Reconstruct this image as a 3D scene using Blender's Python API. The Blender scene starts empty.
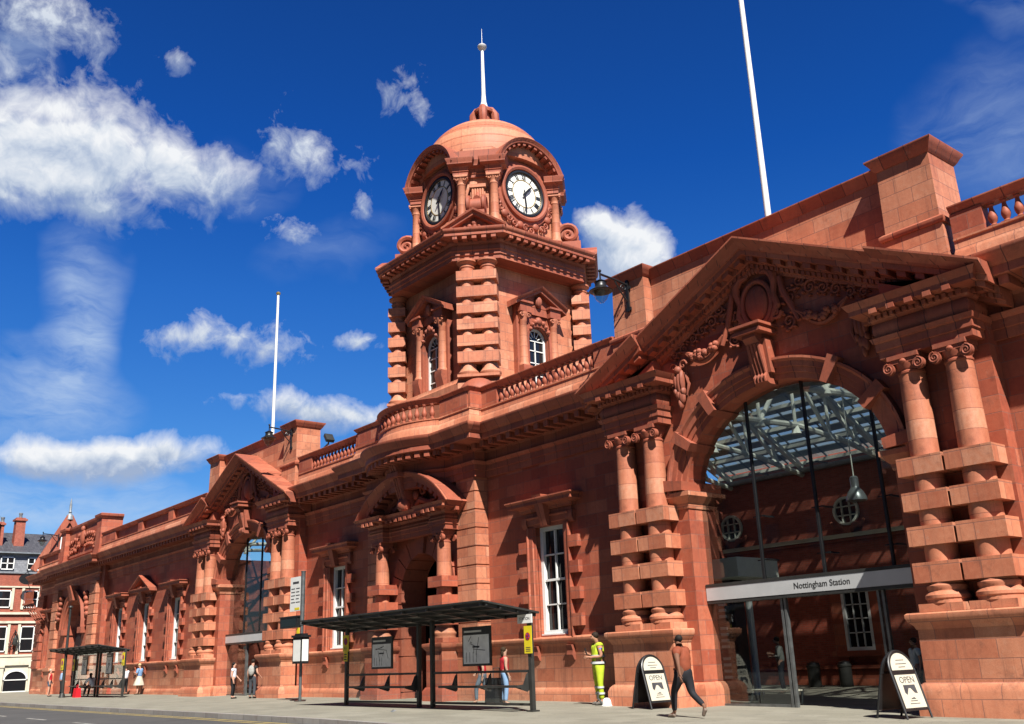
CAM_F = 955.4224196657727
CAM_LENS = 33.589069441374825
CAM_M = ((0.6288514, -0.2524642, -0.7353963), (0.776742, 0.1615348, 0.6087515), (-0.0348958, -0.9540274, 0.297681))
SKY_SAT, SKY_VAL, SKY_HUE = 1.25, .9, .5
SKY_G = [(0,(.8,1,1.25)),(.22,(.5,.9,1.36)),(.36,(.33,.83,1.48)),(.48,(.18,.68,1.42)),(.62,(.21,.6,1.22)),(1,(.1,.3,.7))]
CL_LO, CL_MID, CL_HI = (3.6,4.6,6.6), (6.6,7.3,8.4), (9.3,9.5,9.8)
CL_CIR = (5.6,7.0,9.0)
# (x, y, half-width, half-height, angle, strength)
BIG = [(60,160,125,62,.05,1.5),(165,168,82,52,.1,1.35),(60,110,60,34,0,1.0),(90,205,90,26,.05,.9),(5,170,60,50,0,1.2),
 (625,252,50,44,.6,1.6),(600,225,30,22,.3,1.0),
 (110,460,112,24,-.02,1.3),(60,455,60,20,0,1.0),(165,455,60,20,0,1.0),(312,412,74,22,.12,1.3),(350,415,50,16,.1,1.0)]
SMALL = [(40,18,64,28,.35,1.0),(300,150,38,28,.6,.75),(352,162,20,10,0,.6),(402,98,18,24,.8,.65),(420,112,10,18,.3,.35),(295,231,24,12,0,.6),
 (186,336,36,20,0,1.1),(235,338,34,16,.1,.8),(270,346,40,22,.1,.95),(358,341,20,11,0,.9),(180,60,18,8,0,.3),(365,205,14,12,0,.4),(325,168,30,10,.2,.35),(10,75,40,26,0,.5)]
CIRRUS = [(78,340,52,125,.12,.62),(60,400,80,70,0,.5),(990,130,90,80,.5,.2),(330,250,80,30,0,.12),(60,500,160,30,0,.5),(10,70,50,40,0,.4),(1000,8,60,30,.4,.2),(140,520,120,22,0,.4),(250,170,60,40,0,.12)]
import bpy, bmesh, math, random
from mathutils import Vector, Matrix
random.seed(7)
S = bpy.context.scene
COL = S.collection
PI = math.pi
D = bpy.data
rad = math.radians
WPOS = {}

# ---------------------------------------------------------------- mesh builder
class MB:
    def __init__(self):
        self.v = []; self.f = []; self.m = []
    def add(self, verts, faces, m=0):
        n = len(self.v)
        self.v += [tuple(p) for p in verts]
        for f in faces:
            self.f.append([i + n for i in f]); self.m.append(m)
    def box(self, x0, x1, y0, y1, z0, z1, m=0):
        v = [(x0,y0,z0),(x1,y0,z0),(x1,y1,z0),(x0,y1,z0),(x0,y0,z1),(x1,y0,z1),(x1,y1,z1),(x0,y1,z1)]
        self.add(v, [(0,3,2,1),(4,5,6,7),(0,1,5,4),(1,2,6,5),(2,3,7,6),(3,0,4,7)], m)
    def frustum(self, a, b, z0, z1, m=0):
        # a, b = (x0,x1,y0,y1) at bottom and top
        v = [(a[0],a[2],z0),(a[1],a[2],z0),(a[1],a[3],z0),(a[0],a[3],z0),(b[0],b[2],z1),(b[1],b[2],z1),(b[1],b[3],z1),(b[0],b[3],z1)]
        self.add(v, [(0,3,2,1),(4,5,6,7),(0,1,5,4),(1,2,6,5),(2,3,7,6),(3,0,4,7)], m)
    def obox(self, c, ax, ay, az, m=0):
        # oriented box from centre and three half-axis vectors
        c = Vector(c); ax = Vector(ax); ay = Vector(ay); az = Vector(az)
        v = [c + sx*ax + sy*ay + sz*az for sz in (-1,1) for sx,sy in ((-1,-1),(1,-1),(1,1),(-1,1))]
        self.add(v, [(0,3,2,1),(4,5,6,7),(0,1,5,4),(1,2,6,5),(2,3,7,6),(3,0,4,7)], m)
    def bar(self, p, q, w, t=None, up=(0,0,1), m=0):
        p = Vector(p); q = Vector(q); d = (q-p); L = d.length
        if L < 1e-6: return
        d /= L; u = Vector(up)
        if abs(d.dot(u)) > .98: u = Vector((1,0,0))
        s = d.cross(u).normalized(); u = s.cross(d)
        self.obox((p+q)/2, d*L/2, s*w/2, u*(t or w)/2, m)
    def prism(self, poly, axis, lo, hi, m=0):
        n = len(poly)
        def P(a,b,t):
            return (t,a,b) if axis=='x' else (a,t,b) if axis=='y' else (a,b,t)
        v = [P(a,b,lo) for a,b in poly] + [P(a,b,hi) for a,b in poly]
        f = [list(range(n)), list(range(2*n-1,n-1,-1))] + [(i,(i+1)%n,(i+1)%n+n,i+n) for i in range(n)]
        self.add(v, f, m)
    def frames(self, fr, prof, closed=False, m=0):
        # fr: list of (origin, U, V); prof: closed polygon of (u, v)
        n = len(prof); v = []
        for o,U,V in fr:
            o = Vector(o); U = Vector(U); V = Vector(V)
            v += [o + U*a + V*b for a,b in prof]
        f = []
        k = len(fr)
        for i in range(k if closed else k-1):
            j = (i+1) % k
            for a in range(n):
                b = (a+1) % n
                f.append((i*n+a, i*n+b, j*n+b, j*n+a))
        if not closed:
            f.append(list(range(n))[::-1]); f.append([(k-1)*n+a for a in range(n)])
        self.add(v, f, m)
    def sweep(self, path, prof, closed=False, m=0):
        # path in plan; prof (d outward to the right of travel, z)
        k = len(path); fr = []
        P = [Vector((p[0],p[1])) for p in path]
        for i in range(k):
            a = P[i]-P[i-1] if (i>0 or closed) else None
            b = P[(i+1)%k]-P[i] if (i<k-1 or closed) else None
            na = Vector((a.y,-a.x)).normalized() if a is not None else None
            nb = Vector((b.y,-b.x)).normalized() if b is not None else None
            if na is None: n = nb
            elif nb is None: n = na
            else:
                n = na+nb
                n = n/ max(n.length_squared/2, .15) if n.length > 1e-6 else na
            fr.append(((P[i].x,P[i].y,0),(n.x,n.y,0),(0,0,1)))
        self.frames(fr, prof, closed, m)
    def lathe(self, prof, cx=0, cy=0, seg=24, m=0, a0=0, a1=None, sx=1, sy=1):
        # prof list of (r, z) bottom to top
        full = a1 is None
        n = len(prof); v = []
        k = seg if full else seg+1
        for i in range(k):
            t = a0 + (2*PI*i/seg if full else (a1-a0)*i/seg)
            c,s = math.cos(t), math.sin(t)
            v += [(cx+r*c*sx, cy+r*s*sy, z) for r,z in prof]
        f = []
        for i in range(seg):
            j = (i+1) % k
            for a in range(n-1):
                f.append((i*n+a, j*n+a, j*n+a+1, i*n+a+1))
        if full:
            if prof[0][0] > 1e-5: f.append([i*n for i in range(k)][::-1])
            if prof[-1][0] > 1e-5: f.append([i*n+n-1 for i in range(k)])
        self.add(v, f, m)
    def tube(self, pts, r, seg=8, m=0, cap=True):
        pts = [Vector(p) for p in pts]; k = len(pts)
        R = r if isinstance(r,(list,tuple)) else [r]*k
        v = []; up = Vector((0,0,1)); ps = None
        for i,p in enumerate(pts):
            d = (pts[min(i+1,k-1)]-pts[max(i-1,0)]).normalized()
            if ps is None:
                u = up if abs(d.z) < .95 else Vector((1,0,0))
                s = d.cross(u).normalized()
            else:
                s = (ps - d*ps.dot(d)); s = s.normalized() if s.length>1e-6 else d.orthogonal().normalized()
            ps = s; t = d.cross(s)
            for a in range(seg):
                w = 2*PI*a/seg
                v.append(p + (s*math.cos(w)+t*math.sin(w))*R[i])
        f = []
        for i in range(k-1):
            for a in range(seg):
                b = (a+1)%seg
                f.append((i*seg+a, i*seg+b, (i+1)*seg+b, (i+1)*seg+a))
        if cap:
            f.append(list(range(seg))[::-1]); f.append([(k-1)*seg+a for a in range(seg)])
        self.add(v, f, m)
    def ball(self, c, r, seg=10, rings=7, m=0):
        if not isinstance(r,(tuple,list)): r = (r,r,r)
        v = [(c[0],c[1],c[2]-r[2])]
        for i in range(1,rings):
            t = -PI/2+PI*i/rings
            for a in range(seg):
                w = 2*PI*a/seg
                v.append((c[0]+r[0]*math.cos(t)*math.cos(w), c[1]+r[1]*math.cos(t)*math.sin(w), c[2]+r[2]*math.sin(t)))
        v.append((c[0],c[1],c[2]+r[2]))
        f = [(0,1+(a+1)%seg,1+a) for a in range(seg)]
        for i in range(rings-2):
            for a in range(seg):
                b=(a+1)%seg; o=1+i*seg
                f.append((o+a,o+b,o+seg+b,o+seg+a))
        o = 1+(rings-2)*seg; e = len(v)-1
        f += [(o+a,o+(a+1)%seg,e) for a in range(seg)]
        self.add(v, f, m)
    def spiral(self, c, U, V, r0, turns, thick, start=0, sgn=1, n=26, m=0, seg=6):
        c = Vector(c); U = Vector(U); V = Vector(V); pts=[]; R=[]
        for i in range(n):
            t = i/(n-1); a = start+sgn*t*turns*2*PI; r = r0*(1-t)**1.0+.02*r0
            pts.append(c+U*(r*math.cos(a))+V*(r*math.sin(a))); R.append(thick*(1-.55*t))
        self.tube(pts,R,seg,m)
    def xform(self, M):
        self.v = [tuple(M @ Vector(p)) for p in self.v]
        return self
    def build(self, name, mats, parent=None, pivot=None, sharp=38, kind=None):
        me = D.meshes.new(name)
        if pivot is None:
            pivot = WPOS[parent.name] if parent is not None else (0,0,0)
        px,py,pz = pivot
        me.from_pydata([(a-px,b-py,c-pz) for a,b,c in self.v], [], self.f)
        if not isinstance(mats,(list,tuple)): mats=[mats]
        for mt in mats: me.materials.append(mt)
        for p,i in zip(me.polygons, self.m): p.material_index = i
        bm = bmesh.new(); bm.from_mesh(me)
        bmesh.ops.recalc_face_normals(bm, faces=bm.faces)
        bm.to_mesh(me); bm.free()
        if sharp:
            me.polygons.foreach_set('use_smooth',[True]*len(me.polygons))
            me.set_sharp_from_angle(angle=rad(sharp))
        o = D.objects.new(name, me); COL.objects.link(o)
        WPOS[o.name] = tuple(pivot)
        if parent is not None:
            o.parent = parent; w = WPOS[parent.name]
            o.location = (px-w[0], py-w[1], pz-w[2])
        else:
            o.location = pivot
        if kind: o['kind'] = kind
        return o

def thing(name, label, cat, loc=(0,0,0), group=None):
    o = D.objects.new(name, None); COL.objects.link(o)
    o.location = loc; WPOS[o.name] = tuple(loc)
    o.empty_display_size = .2
    o['label'] = label; o['category'] = cat
    if group: o['group'] = group
    return o
def tag(o, label, cat, group=None):
    o['label'] = label; o['category'] = cat
    if group: o['group'] = group
    return o
def kids(o): return [c for c in D.objects if c.parent == o]
def dup(o, dloc=None, parent='same', loc=None):
    """copy an object with its children (mesh data shared), moved by dloc"""
    c = o.copy(); COL.objects.link(c)
    base = WPOS[o.name]; d = dloc or (0,0,0)
    WPOS[c.name] = tuple(base[i]+d[i] for i in range(3))
    if parent != 'same': c.parent = parent
    c.location = tuple(o.location[i]+d[i] for i in range(3))
    for ch in KIDS.get(o.name, []):
        g = ch.copy(); COL.objects.link(g); g.parent = c; WPOS[g.name] = tuple(WPOS[ch.name][i]+d[i] for i in range(3))
        KIDS.setdefault(c.name, []).append(g)
        for gg in KIDS.get(ch.name, []):
            h = gg.copy(); COL.objects.link(h); h.parent = g; WPOS[h.name] = tuple(WPOS[gg.name][i]+d[i] for i in range(3))
            KIDS.setdefault(g.name, []).append(h)
    return c
KIDS = {}
_b = MB.build
def build2(self, name, mats, parent=None, **k):
    o = _b(self, name, mats, parent, **k)
    if parent is not None: KIDS.setdefault(parent.name, []).append(o)
    return o
MB.build = build2
def text_obj(name, s, size, mat, parent, loc, rot, ext=.004, align='CENTER', spacing=1.0, xs=1.0, bold=0.0):
    cu = D.curves.new(name, 'FONT'); cu.body = s; cu.size = size; cu.extrude = ext
    cu.offset = bold; cu.align_x = align; cu.align_y = 'CENTER'; cu.space_character = spacing
    t = D.objects.new(name, cu); COL.objects.link(t)
    dg = bpy.context.evaluated_depsgraph_get()
    me = D.meshes.new_from_object(t.evaluated_get(dg))
    D.objects.remove(t); me.name = name
    me.materials.clear(); me.materials.append(mat)
    o = D.objects.new(name, me); COL.objects.link(o); o.scale = (xs,1,1)
    w = WPOS[parent.name] if parent is not None else (0,0,0)
    o.parent = parent; o.location = tuple(loc[i]-w[i] for i in range(3)); o.rotation_euler = rot
    WPOS[o.name] = tuple(loc)
    if parent is not None: KIDS.setdefault(parent.name, []).append(o)
    return o

# ---------------------------------------------------------------- materials
class NT:
    def __init__(self, name):
        self.mat = D.materials.new(name); self.mat.use_nodes = True
        self.t = self.mat.node_tree; self.n = self.t.nodes; self.l = self.t.links
        self.b = self.n['Principled BSDF']
    def node(self, typ, **kw):
        x = self.n.new(typ)
        for k,v in kw.items():
            if k in x.inputs: self.set(x.inputs[k], v)
            else: setattr(x, k, v)
        return x
    def set(self, sock, v):
        if isinstance(v, bpy.types.NodeSocket): self.l.new(v, sock)
        elif isinstance(v,(tuple,list)) and len(v)==3 and sock.type=='RGBA': sock.default_value = (*v,1)
        else: sock.default_value = v
    def math(self, op, a, b=None, c=None, clamp=False):
        x = self.n.new('ShaderNodeMath'); x.operation = op; x.use_clamp = clamp
        self.set(x.inputs[0], a)
        if b is not None: self.set(x.inputs[1], b)
        if c is not None: self.set(x.inputs[2], c)
        return x.outputs[0]
    def vmath(self, op, a, b=None):
        x = self.n.new('ShaderNodeVectorMath'); x.operation = op
        self.set(x.inputs[0], a)
        if b is not None: self.set(x.inputs[1], b)
        return x.outputs['Value'] if op in ('DOT_PRODUCT','LENGTH') else x.outputs[0]
    def mix(self, f, a, b, blend='MIX'):
        x = self.n.new('ShaderNodeMix'); x.data_type='RGBA'; x.blend_type = blend
        self.set(x.inputs[0], f); self.set(x.inputs[6], a); self.set(x.inputs[7], b)
        return x.outputs[2]
    def ramp(self, f, stops):
        x = self.n.new('ShaderNodeValToRGB'); self.set(x.inputs[0], f)
        e = x.color_ramp.elements
        while len(e) < len(stops): e.new(.5)
        for i,(p,c) in enumerate(stops):
            e[i].position = p; e[i].color = (*c,1) if len(c)==3 else c
        return x.outputs[0]
    def noise(self, vec, scale, detail=4, rough=.55, dist=0):
        x = self.n.new('ShaderNodeTexNoise')
        if vec is not None: self.set(x.inputs['Vector'], vec)
        x.inputs['Scale'].default_value = scale; x.inputs['Detail'].default_value = detail
        x.inputs['Roughness'].default_value = rough; x.inputs['Distortion'].default_value = dist
        return x.outputs['Fac']
    def combine(self, x,y,z=0):
        c = self.n.new('ShaderNodeCombineXYZ')
        self.set(c.inputs[0],x); self.set(c.inputs[1],y); self.set(c.inputs[2],z)
        return c.outputs[0]
    def sep(self, v):
        s = self.n.new('ShaderNodeSeparateXYZ'); self.l.new(v, s.inputs[0]); return s.outputs
    def obj(self):
        return self.n.new('ShaderNodeTexCoord').outputs['Object']
    def uvwall(self):
        """(along the wall, height) from object position and true normal"""
        P = self.obj(); N = self.n.new('ShaderNodeNewGeometry').outputs['True Normal']
        T = self.vmath('NORMALIZE', self.vmath('CROSS_PRODUCT',(0,0,1),N))
        u = self.vmath('DOT_PRODUCT',P,T)
        nz = self.math('GREATER_THAN', self.math('ABSOLUTE', self.sep(N)[2]), .8)
        p = self.sep(P)
        u2 = self.math('MULTIPLY_ADD', p[0], nz, self.math('MULTIPLY', u, self.math('SUBTRACT',1.0,nz)))
        v2 = self.math('MULTIPLY_ADD', p[1], nz, self.math('MULTIPLY', p[2], self.math('SUBTRACT',1.0,nz)))
        return self.combine(u2,v2), P
    def bump(self, h, strength=.3, dist=.02):
        b = self.n.new('ShaderNodeBump'); self.set(b.inputs['Height'],h)
        b.inputs['Strength'].default_value = strength; b.inputs['Distance'].default_value = dist
        self.l.new(b.outputs[0], self.b.inputs['Normal'])
    def out(self, col=None, rough=None, spec=None, metal=None):
        if col is not None: self.set(self.b.inputs['Base Color'], col)
        if rough is not None: self.set(self.b.inputs['Roughness'], rough)
        if spec is not None: self.set(self.b.inputs['Specular IOR Level'], spec)
        if metal is not None: self.set(self.b.inputs['Metallic'], metal)
        return self.mat

def block_mat(name, bw, rh, ramp, mortar, msize=.006, offset=.5, rough=.6, spec=.35, grime=.35, bump=.35, fine=.16, vshift=0.0):
    t = NT(name)
    uv,P = t.uvwall()
    uv = t.vmath('ADD', uv, (.13 if bw < 10 else bw*.4, vshift, 0))
    b = t.n.new('ShaderNodeTexBrick'); t.l.new(uv,b.inputs['Vector'])
    b.offset = offset; b.squash = 1
    b.inputs['Color1'].default_value=(0,0,0,1); b.inputs['Color2'].default_value=(1,1,1,1); b.inputs['Mortar'].default_value=(.5,.5,.5,1)
    b.inputs['Scale'].default_value=1; b.inputs['Mortar Size'].default_value=msize; b.inputs['Mortar Smooth'].default_value=.2
    b.inputs['Bias'].default_value=0; b.inputs['Brick Width'].default_value=bw; b.inputs['Row Height'].default_value=rh
    n1 = t.noise(P,.45,3); n2 = t.noise(P,9,5,.6); n3 = t.noise(P,70,2)
    bf = t.sep(b.outputs['Color'])[0]
    f = t.math('MULTIPLY_ADD', n2, .6, t.math('MULTIPLY_ADD', bf, .62, -.1), clamp=True)
    c = t.ramp(f, ramp)
    c = t.mix(b.outputs['Fac'], c, mortar)
    # weathering: broad patches and vertical streaks
    sp = t.sep(P)
    st = t.noise(t.combine(t.math('ADD',sp[0],sp[1]), 0, t.math('MULTIPLY',sp[2],.12)), 3.2, 4, .6)
    g = t.math('MULTIPLY', t.math('SUBTRACT', t.math('ADD', n1, st), .82, clamp=True), grime*2.2, clamp=True)
    c = t.mix(g, c, (.15,.055,.038), 'MIX')
    st2 = t.noise(t.combine(t.math('MULTIPLY',t.math('ADD',sp[0],sp[1]),1.0), 0, t.math('MULTIPLY',sp[2],.05)), 11, 3, .6)
    c = t.mix(t.math('MULTIPLY', t.math('SUBTRACT', st2, .56, clamp=True), 2.6*grime/.35, clamp=True), c, (.13,.055,.04))
    # small sooty blotches and pale salts
    n4 = t.noise(P, 2.3, 6, .7)
    c = t.mix(t.math('MULTIPLY', t.math('SUBTRACT', n4, .56, clamp=True), 3.2*grime/.35, clamp=True), c, (.10,.045,.034))
    c = t.mix(t.math('MULTIPLY', t.math('SUBTRACT', t.noise(P, 5.1, 5, .7), .62, clamp=True), 2.2, clamp=True), c, (.48,.33,.26))
    c = t.mix(fine, c, t.ramp(n3,[(.3,(.2,.2,.2)),(.7,(.9,.9,.9))]), 'OVERLAY')
    h = t.math('ADD', t.math('MULTIPLY', b.outputs['Fac'], -1.0), t.math('MULTIPLY', n2, .35))
    t.bump(h, bump, .012)
    return t.out(c, t.math('MULTIPLY_ADD', n2, .25, rough-.12), spec)

TR = [(0,(.21,.042,.024)),(.3,(.33,.075,.04)),(.62,(.41,.108,.056)),(.86,(.46,.15,.085)),(1,(.46,.25,.18))]
TRP = [(0,(.36,.1,.052)),(.35,(.48,.165,.088)),(.7,(.56,.225,.126)),(.9,(.6,.285,.178)),(1,(.58,.36,.265))]
TRM = [(0,(.25,.06,.034)),(.5,(.37,.1,.054)),(1,(.48,.165,.095))]
M = {}
M['tc'] = block_mat('terracotta_blocks', .86, .37, TR, (.24,.10,.075), .009)
M['tcp'] = block_mat('pale_terracotta_blocks', .8, .37, TRP, (.27,.12,.085), .009)
M['tcd'] = block_mat('pale_terracotta_dome', 80, .43, TRP, (.2,.06,.04), .008, offset=0)
M['tcm'] = block_mat('terracotta_moulding', .62, 60, TRM, (.12,.04,.03), .013, offset=0, vshift=30)
M['tcs'] = block_mat('terracotta_shaft', 80, .43, TRP, (.2,.06,.04), .006, offset=0)
M['tcc'] = block_mat('terracotta_carving', 80, 80, TRM, (.2,.06,.04), .0, offset=0, grime=.5, vshift=37)
M['brick'] = block_mat('red_brick', .225, .075, [(0,(.27,.05,.03)),(.5,(.40,.08,.048)),(1,(.48,.12,.075))], (.26,.14,.1), .006)
M['brick2'] = block_mat('pub_brick', .225, .075, [(0,(.24,.05,.03)),(.5,(.34,.075,.042)),(1,(.42,.11,.065))], (.36,.2,.15), .005)

def plain(name, col, rough=.5, spec=.5, metal=0, var=.25, scale=6, bump=0, dirt=None):
    t = NT(name); P = t.obj(); n = t.noise(P, scale, 5, .6)
    lo = tuple(x*(1-var) for x in col); hi = tuple(min(1,x*(1+var)) for x in col)
    c = t.ramp(n,[(.3,lo),(.7,hi)])
    if dirt:
        c = t.mix(t.math('MULTIPLY', t.math('SUBTRACT', t.noise(P,1.3,5,.65), .5, clamp=True), 3, clamp=True), c, dirt)
    if bump: t.bump(n,bump,.01)
    return t.out(c, t.math('MULTIPLY_ADD', n, .2, rough-.1), spec, metal)
M['white'] = plain('white_paint', (.76,.76,.73), .45, var=.06, scale=4)
M['steelwhite'] = plain('cream_steel_paint', (.74,.72,.63), .45, var=.08, scale=3)
M['black'] = plain('black_metal_paint', (.012,.012,.013), .4, var=.2)
M['dgrey'] = plain('dark_grey_metal', (.045,.045,.042), .38, .5, .3, var=.2, scale=3)
M['grey'] = plain('grey_metal', (.16,.17,.17), .4, .5, .6)
M['silver'] = plain('brushed_aluminium_panel', (.55,.56,.56), .38, .5, .25, var=.06, scale=2)
M['gold'] = plain('gilded_metal', (.55,.36,.1), .35, .5, .7)
M['dialwhite'] = plain('opal_dial_glass', (.78,.77,.7), .2, .6, var=.03)
M['slate'] = block_mat('roof_slate', .3, .2, [(0,(.035,.038,.045)),(.5,(.055,.058,.068)),(1,(.085,.088,.1))], (.02,.02,.024), .008, grime=.05)
M['slatelt'] = block_mat('hung_slate', .3, .2, [(0,(.16,.17,.19)),(.5,(.22,.23,.25)),(1,(.29,.3,.32))], (.1,.1,.11), .008, grime=.05)
M['cream'] = plain('cream_render', (.62,.56,.44), .7, .3, var=.08, scale=2, dirt=(.4,.36,.28))
M['lead'] = plain('lead_grey', (.22,.24,.26), .55, .4, .3)
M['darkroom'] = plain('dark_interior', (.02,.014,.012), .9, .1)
M['wood'] = plain('dark_oak_door', (.045,.022,.012), .45, .4, var=.35, scale=14)

def glass_mat(name, tint=(.9,.95,.95), refl=.12, rough=.02):
    t = NT(name)
    tr = t.node('ShaderNodeBsdfTransparent'); tr.inputs[0].default_value=(*tint,1)
    gl = t.node('ShaderNodeBsdfGlossy'); gl.inputs['Roughness'].default_value=rough; gl.inputs['Color'].default_value=(.9,.93,.95,1)
    lw = t.node('ShaderNodeLayerWeight'); lw.inputs['Blend'].default_value = .5
    f = t.math('MULTIPLY_ADD', t.math('POWER', lw.outputs['Facing'], 5.0), .9, .045)
    mx = t.node('ShaderNodeMixShader'); t.l.new(f, mx.inputs[0])
    t.l.new(tr.outputs[0], mx.inputs[1]); t.l.new(gl.outputs[0], mx.inputs[2])
    t.l.new(mx.outputs[0], t.n['Material Output'].inputs['Surface'])
    return t.mat
M['glass'] = glass_mat('clear_glass')
def roof_glass():
    t = NT('roof_glazing'); P = t.obj(); s_ = t.sep(P)
    tr = t.node('ShaderNodeBsdfTransparent'); tr.inputs[0].default_value=(.74,.78,.76,1)
    df = t.node('ShaderNodeBsdfTranslucent'); df.inputs[0].default_value=(.24,.27,.26,1)
    d2 = t.node('ShaderNodeBsdfDiffuse'); d2.inputs[0].default_value=(.36,.38,.36,1)
    ad = t.node('ShaderNodeMixShader'); ad.inputs[0].default_value=.5; t.l.new(df.outputs[0],ad.inputs[1]); t.l.new(d2.outputs[0],ad.inputs[2])
    # dusty panes: some bays are clearer than others
    cell = t.n.new('ShaderNodeTexWhiteNoise'); cell.noise_dimensions='2D'
    t.l.new(t.vmath('FLOOR', t.combine(t.math('DIVIDE',s_[0],.85), t.math('DIVIDE',s_[1],1.05))), cell.inputs['Vector'])
    f = t.math('MULTIPLY_ADD', cell.outputs['Value'], .4, t.math('MULTIPLY_ADD', t.noise(P,1.6,4), .5, .25), clamp=True)
    mx = t.node('ShaderNodeMixShader'); t.l.new(f,mx.inputs[0]); t.l.new(tr.outputs[0],mx.inputs[1]); t.l.new(ad.outputs[0],mx.inputs[2])
    t.l.new(mx.outputs[0], t.n['Material Output'].inputs['Surface'])
    return t.mat
M['roofglass'] = roof_glass()
def dark_glass(name, col=(.012,.013,.015)):
    t = NT(name); n = t.noise(t.obj(), 1.1, 2)
    t.bump(n,.04,.05)
    return t.out(col,.06,.5)
M['winglass'] = dark_glass('window_glass')

def paving():
    t = NT('paving_slabs'); P = t.obj(); s = t.sep(P)
    b = t.n.new('ShaderNodeTexBrick'); t.l.new(P,b.inputs['Vector'])
    b.offset=.5
    for k,v in (('Scale',1),('Mortar Size',.007),('Mortar Smooth',.2),('Bias',0),('Brick Width',.75),('Row Height',.6)): b.inputs[k].default_value=v
    b.inputs['Color1'].default_value=(0,0,0,1); b.inputs['Color2'].default_value=(1,1,1,1)
    n = t.noise(P,.35,5,.6); n2 = t.noise(P,22,4,.7)
    f = t.math('MULTIPLY_ADD', t.sep(b.outputs['Color'])[0], .35, t.math('MULTIPLY_ADD', n, .6, t.math('MULTIPLY',n2,.3)), clamp=True)
    c = t.ramp(f,[(.2,(.168,.158,.125)),(.6,(.215,.204,.163)),(.95,(.26,.246,.2))])
    c = t.mix(b.outputs['Fac'], c, (.17,.155,.135))
    st = t.noise(P,.9,6,.7)
    c = t.mix(t.math('MULTIPLY', t.math('SUBTRACT', st, .54, clamp=True), 3.0, clamp=True), c, (.12,.115,.1))
    c = t.mix(t.math('MULTIPLY', t.math('GREATER_THAN', t.noise(P,9.3,1,.3), .71), .55), c, (.13,.12,.11))
    t.bump(t.math('MULTIPLY_ADD', b.outputs['Fac'], -1, n2), .2, .01)
    return t.out(c,.8,.25)
M['paving'] = paving()
def asphalt():
    t = NT('asphalt'); P = t.obj()
    n = t.noise(P,.5,5,.6); n2 = t.noise(P,60,3,.7)
    c = t.ramp(t.math('MULTIPLY_ADD',n2,.5,t.math('MULTIPLY',n,.5)),[(.3,(.045,.045,.045)),(.7,(.095,.092,.088))])
    t.bump(n2,.3,.01)
    return t.out(c,.85,.3)
M['asphalt'] = asphalt()
M['kerb'] = block_mat('granite_kerb', .9, 5, [(0,(.2,.19,.18)),(1,(.32,.31,.29))], (.1,.1,.1), .01, offset=0, grime=.2)
M['yellowline'] = plain('worn_yellow_paint', (.36,.27,.09), .7, .3, var=.35, scale=9, dirt=(.12,.115,.11))
M['whiteline'] = plain('worn_white_paint', (.3,.29,.26), .7, .3, var=.35, scale=7, dirt=(.1,.1,.1))
M['ground'] = plain('distant_ground', (.09,.088,.08), .9, .2)

# ---------------------------------------------------------------- camera
H = 1.4
cam = D.cameras.new('Camera'); co = D.objects.new('Camera', cam); COL.objects.link(co)
cam.sensor_width = 36; cam.lens = CAM_LENS; cam.clip_end = 5000; cam.clip_start = .1
CM = Matrix(CAM_M)      # image (right, down, forward) -> world
R3 = CM @ Matrix(((1,0,0),(0,-1,0),(0,0,-1)))
co.matrix_world = Matrix.Translation((0,0,H)) @ R3.to_4x4()
S.camera = co

# ---------------------------------------------------------------- light
SUN = Vector((1.95,-.92,2.5)).normalized()
el = math.asin(SUN.z); az = math.atan2(SUN.x, SUN.y)
sl = D.lights.new('Sun','SUN'); sl.energy = 5.0; sl.angle = rad(.53); sl.color = (1,.955,.88)
so = D.objects.new('Sun', sl); COL.objects.link(so)
so.rotation_euler = Vector((0,0,1)).rotation_difference(SUN).to_euler(); so.location = (20,-20,40)

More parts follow.
